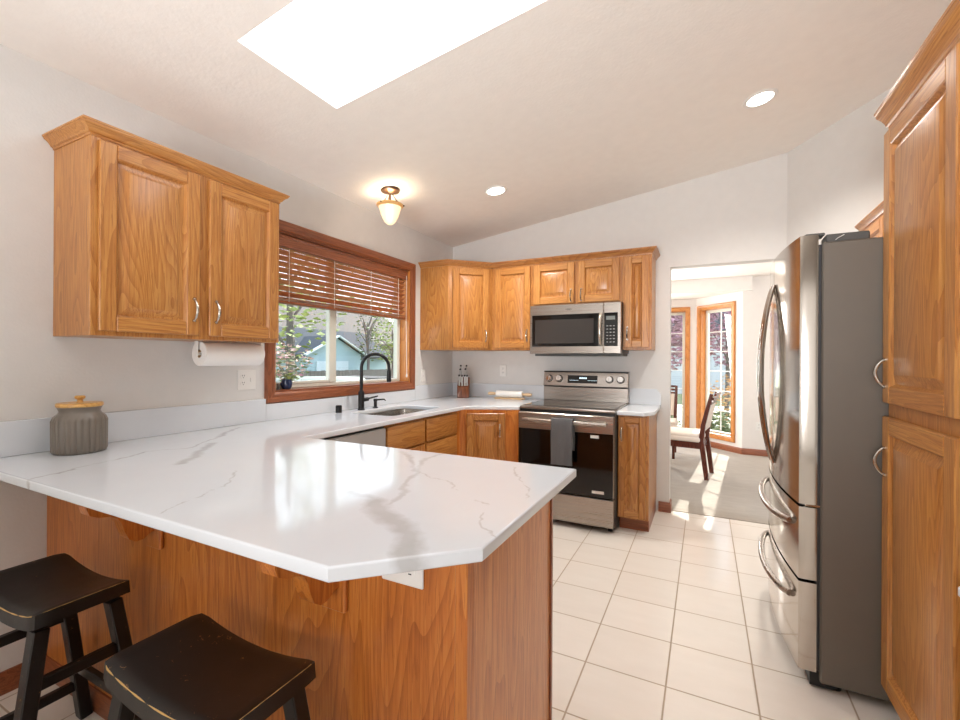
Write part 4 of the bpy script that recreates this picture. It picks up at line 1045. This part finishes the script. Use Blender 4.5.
for sg in (-1, 1): b.beam((-8.88, 11.55, 2.07), (-8.88, 11.55 + sg * 1.45, 1.40), .05, .11, up=(1, 0, 0))
part('barge_board', shift(b), plain('white_board', srgb(228, 236, 236), .6), g, smooth=False)
part('garage_door', shift(B().box(-8.99, -8.95, 10.65, 12.1, -.3, 1.20)), plain('white_door', srgb(216, 228, 230), .6), g, smooth=False)
h = thing('house', 'large tan roofed house behind the garage', 'building', (-15, 16, -.35))
part('wall', B().box(-5, 1.5, -5, 5.5, 0, 2.6), plain('tan_siding', srgb(190, 184, 176), .8), h, smooth=False)
part('roof', gable(B(), -5, 1.8, -5.2, 6.0, 2.6, 5.0, .4, .1, 'y'), SHINGB, h, smooth=False)
fn = thing('yard_fence', 'grey board fence along the back of the yard', 'fence', (-7.6, 0, -.35))
rn = random.Random(4)
b = B()
for i in range(150): y = 2 + i * .14; b.box(-.012, .012, y, y + .13, 0.02, 1.28 + rn.uniform(-.01, .01))
part('boards', b, FENCE, fn, smooth=False)
part('rail', B().box(-.06, -.0125, 2, 23, .3, .38), FENCE, fn); part('rail', B().box(-.06, -.0125, 2, 23, 1.0, 1.08), FENCE, fn)
# trees
BARK = plain('grey_bark', srgb(112, 104, 100), .9, bump=(30, .8, .02))
LEAFY = leafm('spring_leaf', srgb(110, 126, 60), srgb(186, 196, 120)); DARKL = leafm('dark_leaf', srgb(70, 84, 52), srgb(128, 140, 88)); PLUM = leafm('plum_leaf', srgb(104, 56, 74), srgb(206, 160, 176)); PINKF = leafm('pink_flower', srgb(150, 70, 96), srgb(244, 214, 190))
def tree(label, loc, h, r, n, mat, seed, leaf=.12, tr=.12, name='tree', branches=7, foli=True):
    t = thing(name, label, 'tree', loc); rn = random.Random(seed)
    b = B().tube([(0, 0, 0), (.03, .02, h * .4), (-.02, .03, h * .75)], [tr, tr * .8, tr * .4], 10)
    for k in range(branches):
        a = rn.uniform(0, 6.28); z = h * rn.uniform(.3, .7); e = Vector((math.cos(a) * r * .8, math.sin(a) * r * .8, z + h * rn.uniform(.1, .3)))
        b.tube([(0, 0, z), e * .5 + Vector((0, 0, z * .5 + .1)), e], [tr * .35, tr * .2, tr * .08], 6)
    part('trunk', b, BARK, t)
    part('foliage', leaves(B(), (0, 0, h * .72), (r, r, h * .36), n, leaf, seed), mat, t)
    return t
tree('grey trunked yard tree close to the kitchen window', (-3.5, 4.95, -.35), 4.4, 1.1, 900, LEAFY, 1, .07, .085)
tree('leafy green tree right of the garage', (-8.5, 14.0, -.35), 3.7, .85, 900, LEAFY, 2, .07, .06)
tree('bare branched tree between the garage and fence', (-8.3, 12.35, -.35), 3.9, .5, 260, DARKL, 3, .06, .06, branches=16)
tree('tall light green tree left behind the garage roof', (-11.5, 5.9, -.35), 5.5, 1.7, 1800, LEAFY, 6, .11, .1)
t = thing('flowering_shrub', 'pink and cream flowering shrub outside the window, left', 'shrub', (-2.6, 4.12, -.35))
part('stem', B().tube([(0, 0, 0), (.02, 0, .8), (0, .05, 1.5)], [.03, .025, .01], 8), BARK, t)
part('foliage', leaves(B(), (0, .05, 1.55), (.3, .34, .28), 260, .035, 9), DARKL, t); part('blossom', leaves(B(), (0, .05, 1.6), (.3, .36, .26), 160, .04, 11), PINKF, t)
tb2 = thing('hot_tub', 'round hot tub with pale cover in the yard', 'hot tub', (-4.75, 6.75, -.35))
part('shell', B().lathe([(0, 0), (.85, 0), (.88, .04), (.88, 1.14), (0, 1.14)], 40), plain('tub_shell', srgb(72, 74, 78), .7), tb2)
part('cover', B().lathe([(0, 1.1405), (.94, 1.1405), (.95, 1.15), (.95, 1.21), (.9, 1.24), (0, 1.26)], 40), plain('tub_cover', srgb(158, 160, 146), .6), tb2)
pk = thing('picnic_table', 'slatted wooden table beyond the faucet in the yard', 'table', (-4.9, 8.35, -.35))
for i in range(6): part('slat', B().box(-.75, .75, -.45 + i * .155, -.33 + i * .155, 1.17, 1.21), FENCE, pk)
for x in (-.6, .6):
    for y in (-.35, .35): part('leg', B().box(x - .04, x + .04, y - .04, y + .04, 0, 1.1695), FENCE, pk)
# outside the bay window
tree('plum leaved tree outside the middle bay window', (1.3, 11.0, -.35), 3.6, 1.15, 3200, PLUM, 21, .09, .08)
tree('pink blossoming tree outside the right bay window', (3.0, 15.5, -.35), 3.9, 1.4, 2600, PLUM, 22, .08, .07)
for i, (x, y, r, mt, lab, sd) in enumerate([(2.62, 9.0, .42, DARKL, 'low green shrub under the right bay window', 31), (2.95, 11.6, .75, leafm('orange_leaf', srgb(196, 120, 60), srgb(240, 196, 130)), 'orange leaved shrub outside the right bay window', 32), (1.5, 9.1, .5, DARKL, 'low dark shrub under the middle bay window', 33)]):
    t = thing('garden_shrub', lab, 'shrub', (x, y, -.35), 0, 'garden shrubs outside the bay')
    part('stem', B().tube([(0, 0, 0), (0, 0, r * .8)], [.03, .015], 8), BARK, t); part('foliage', leaves(B(), (0, 0, r * .95), (r, r, r * .85), 700, .05, sd), mt, t)
hb = thing('neighbour_house', 'pale blue house across the street beyond the bay window', 'building', (5.5, 24, -.35))
part('wall', B().box(-6, 6, 0, 5, 0, 3.2), plain('blue_siding', srgb(204, 208, 212), .8), hb, smooth=False)
part('roof', gable(B(), -6.3, 6.3, 0, 5, 3.2, 4.6, .4, .1, 'x'), SHING, hb, smooth=False)
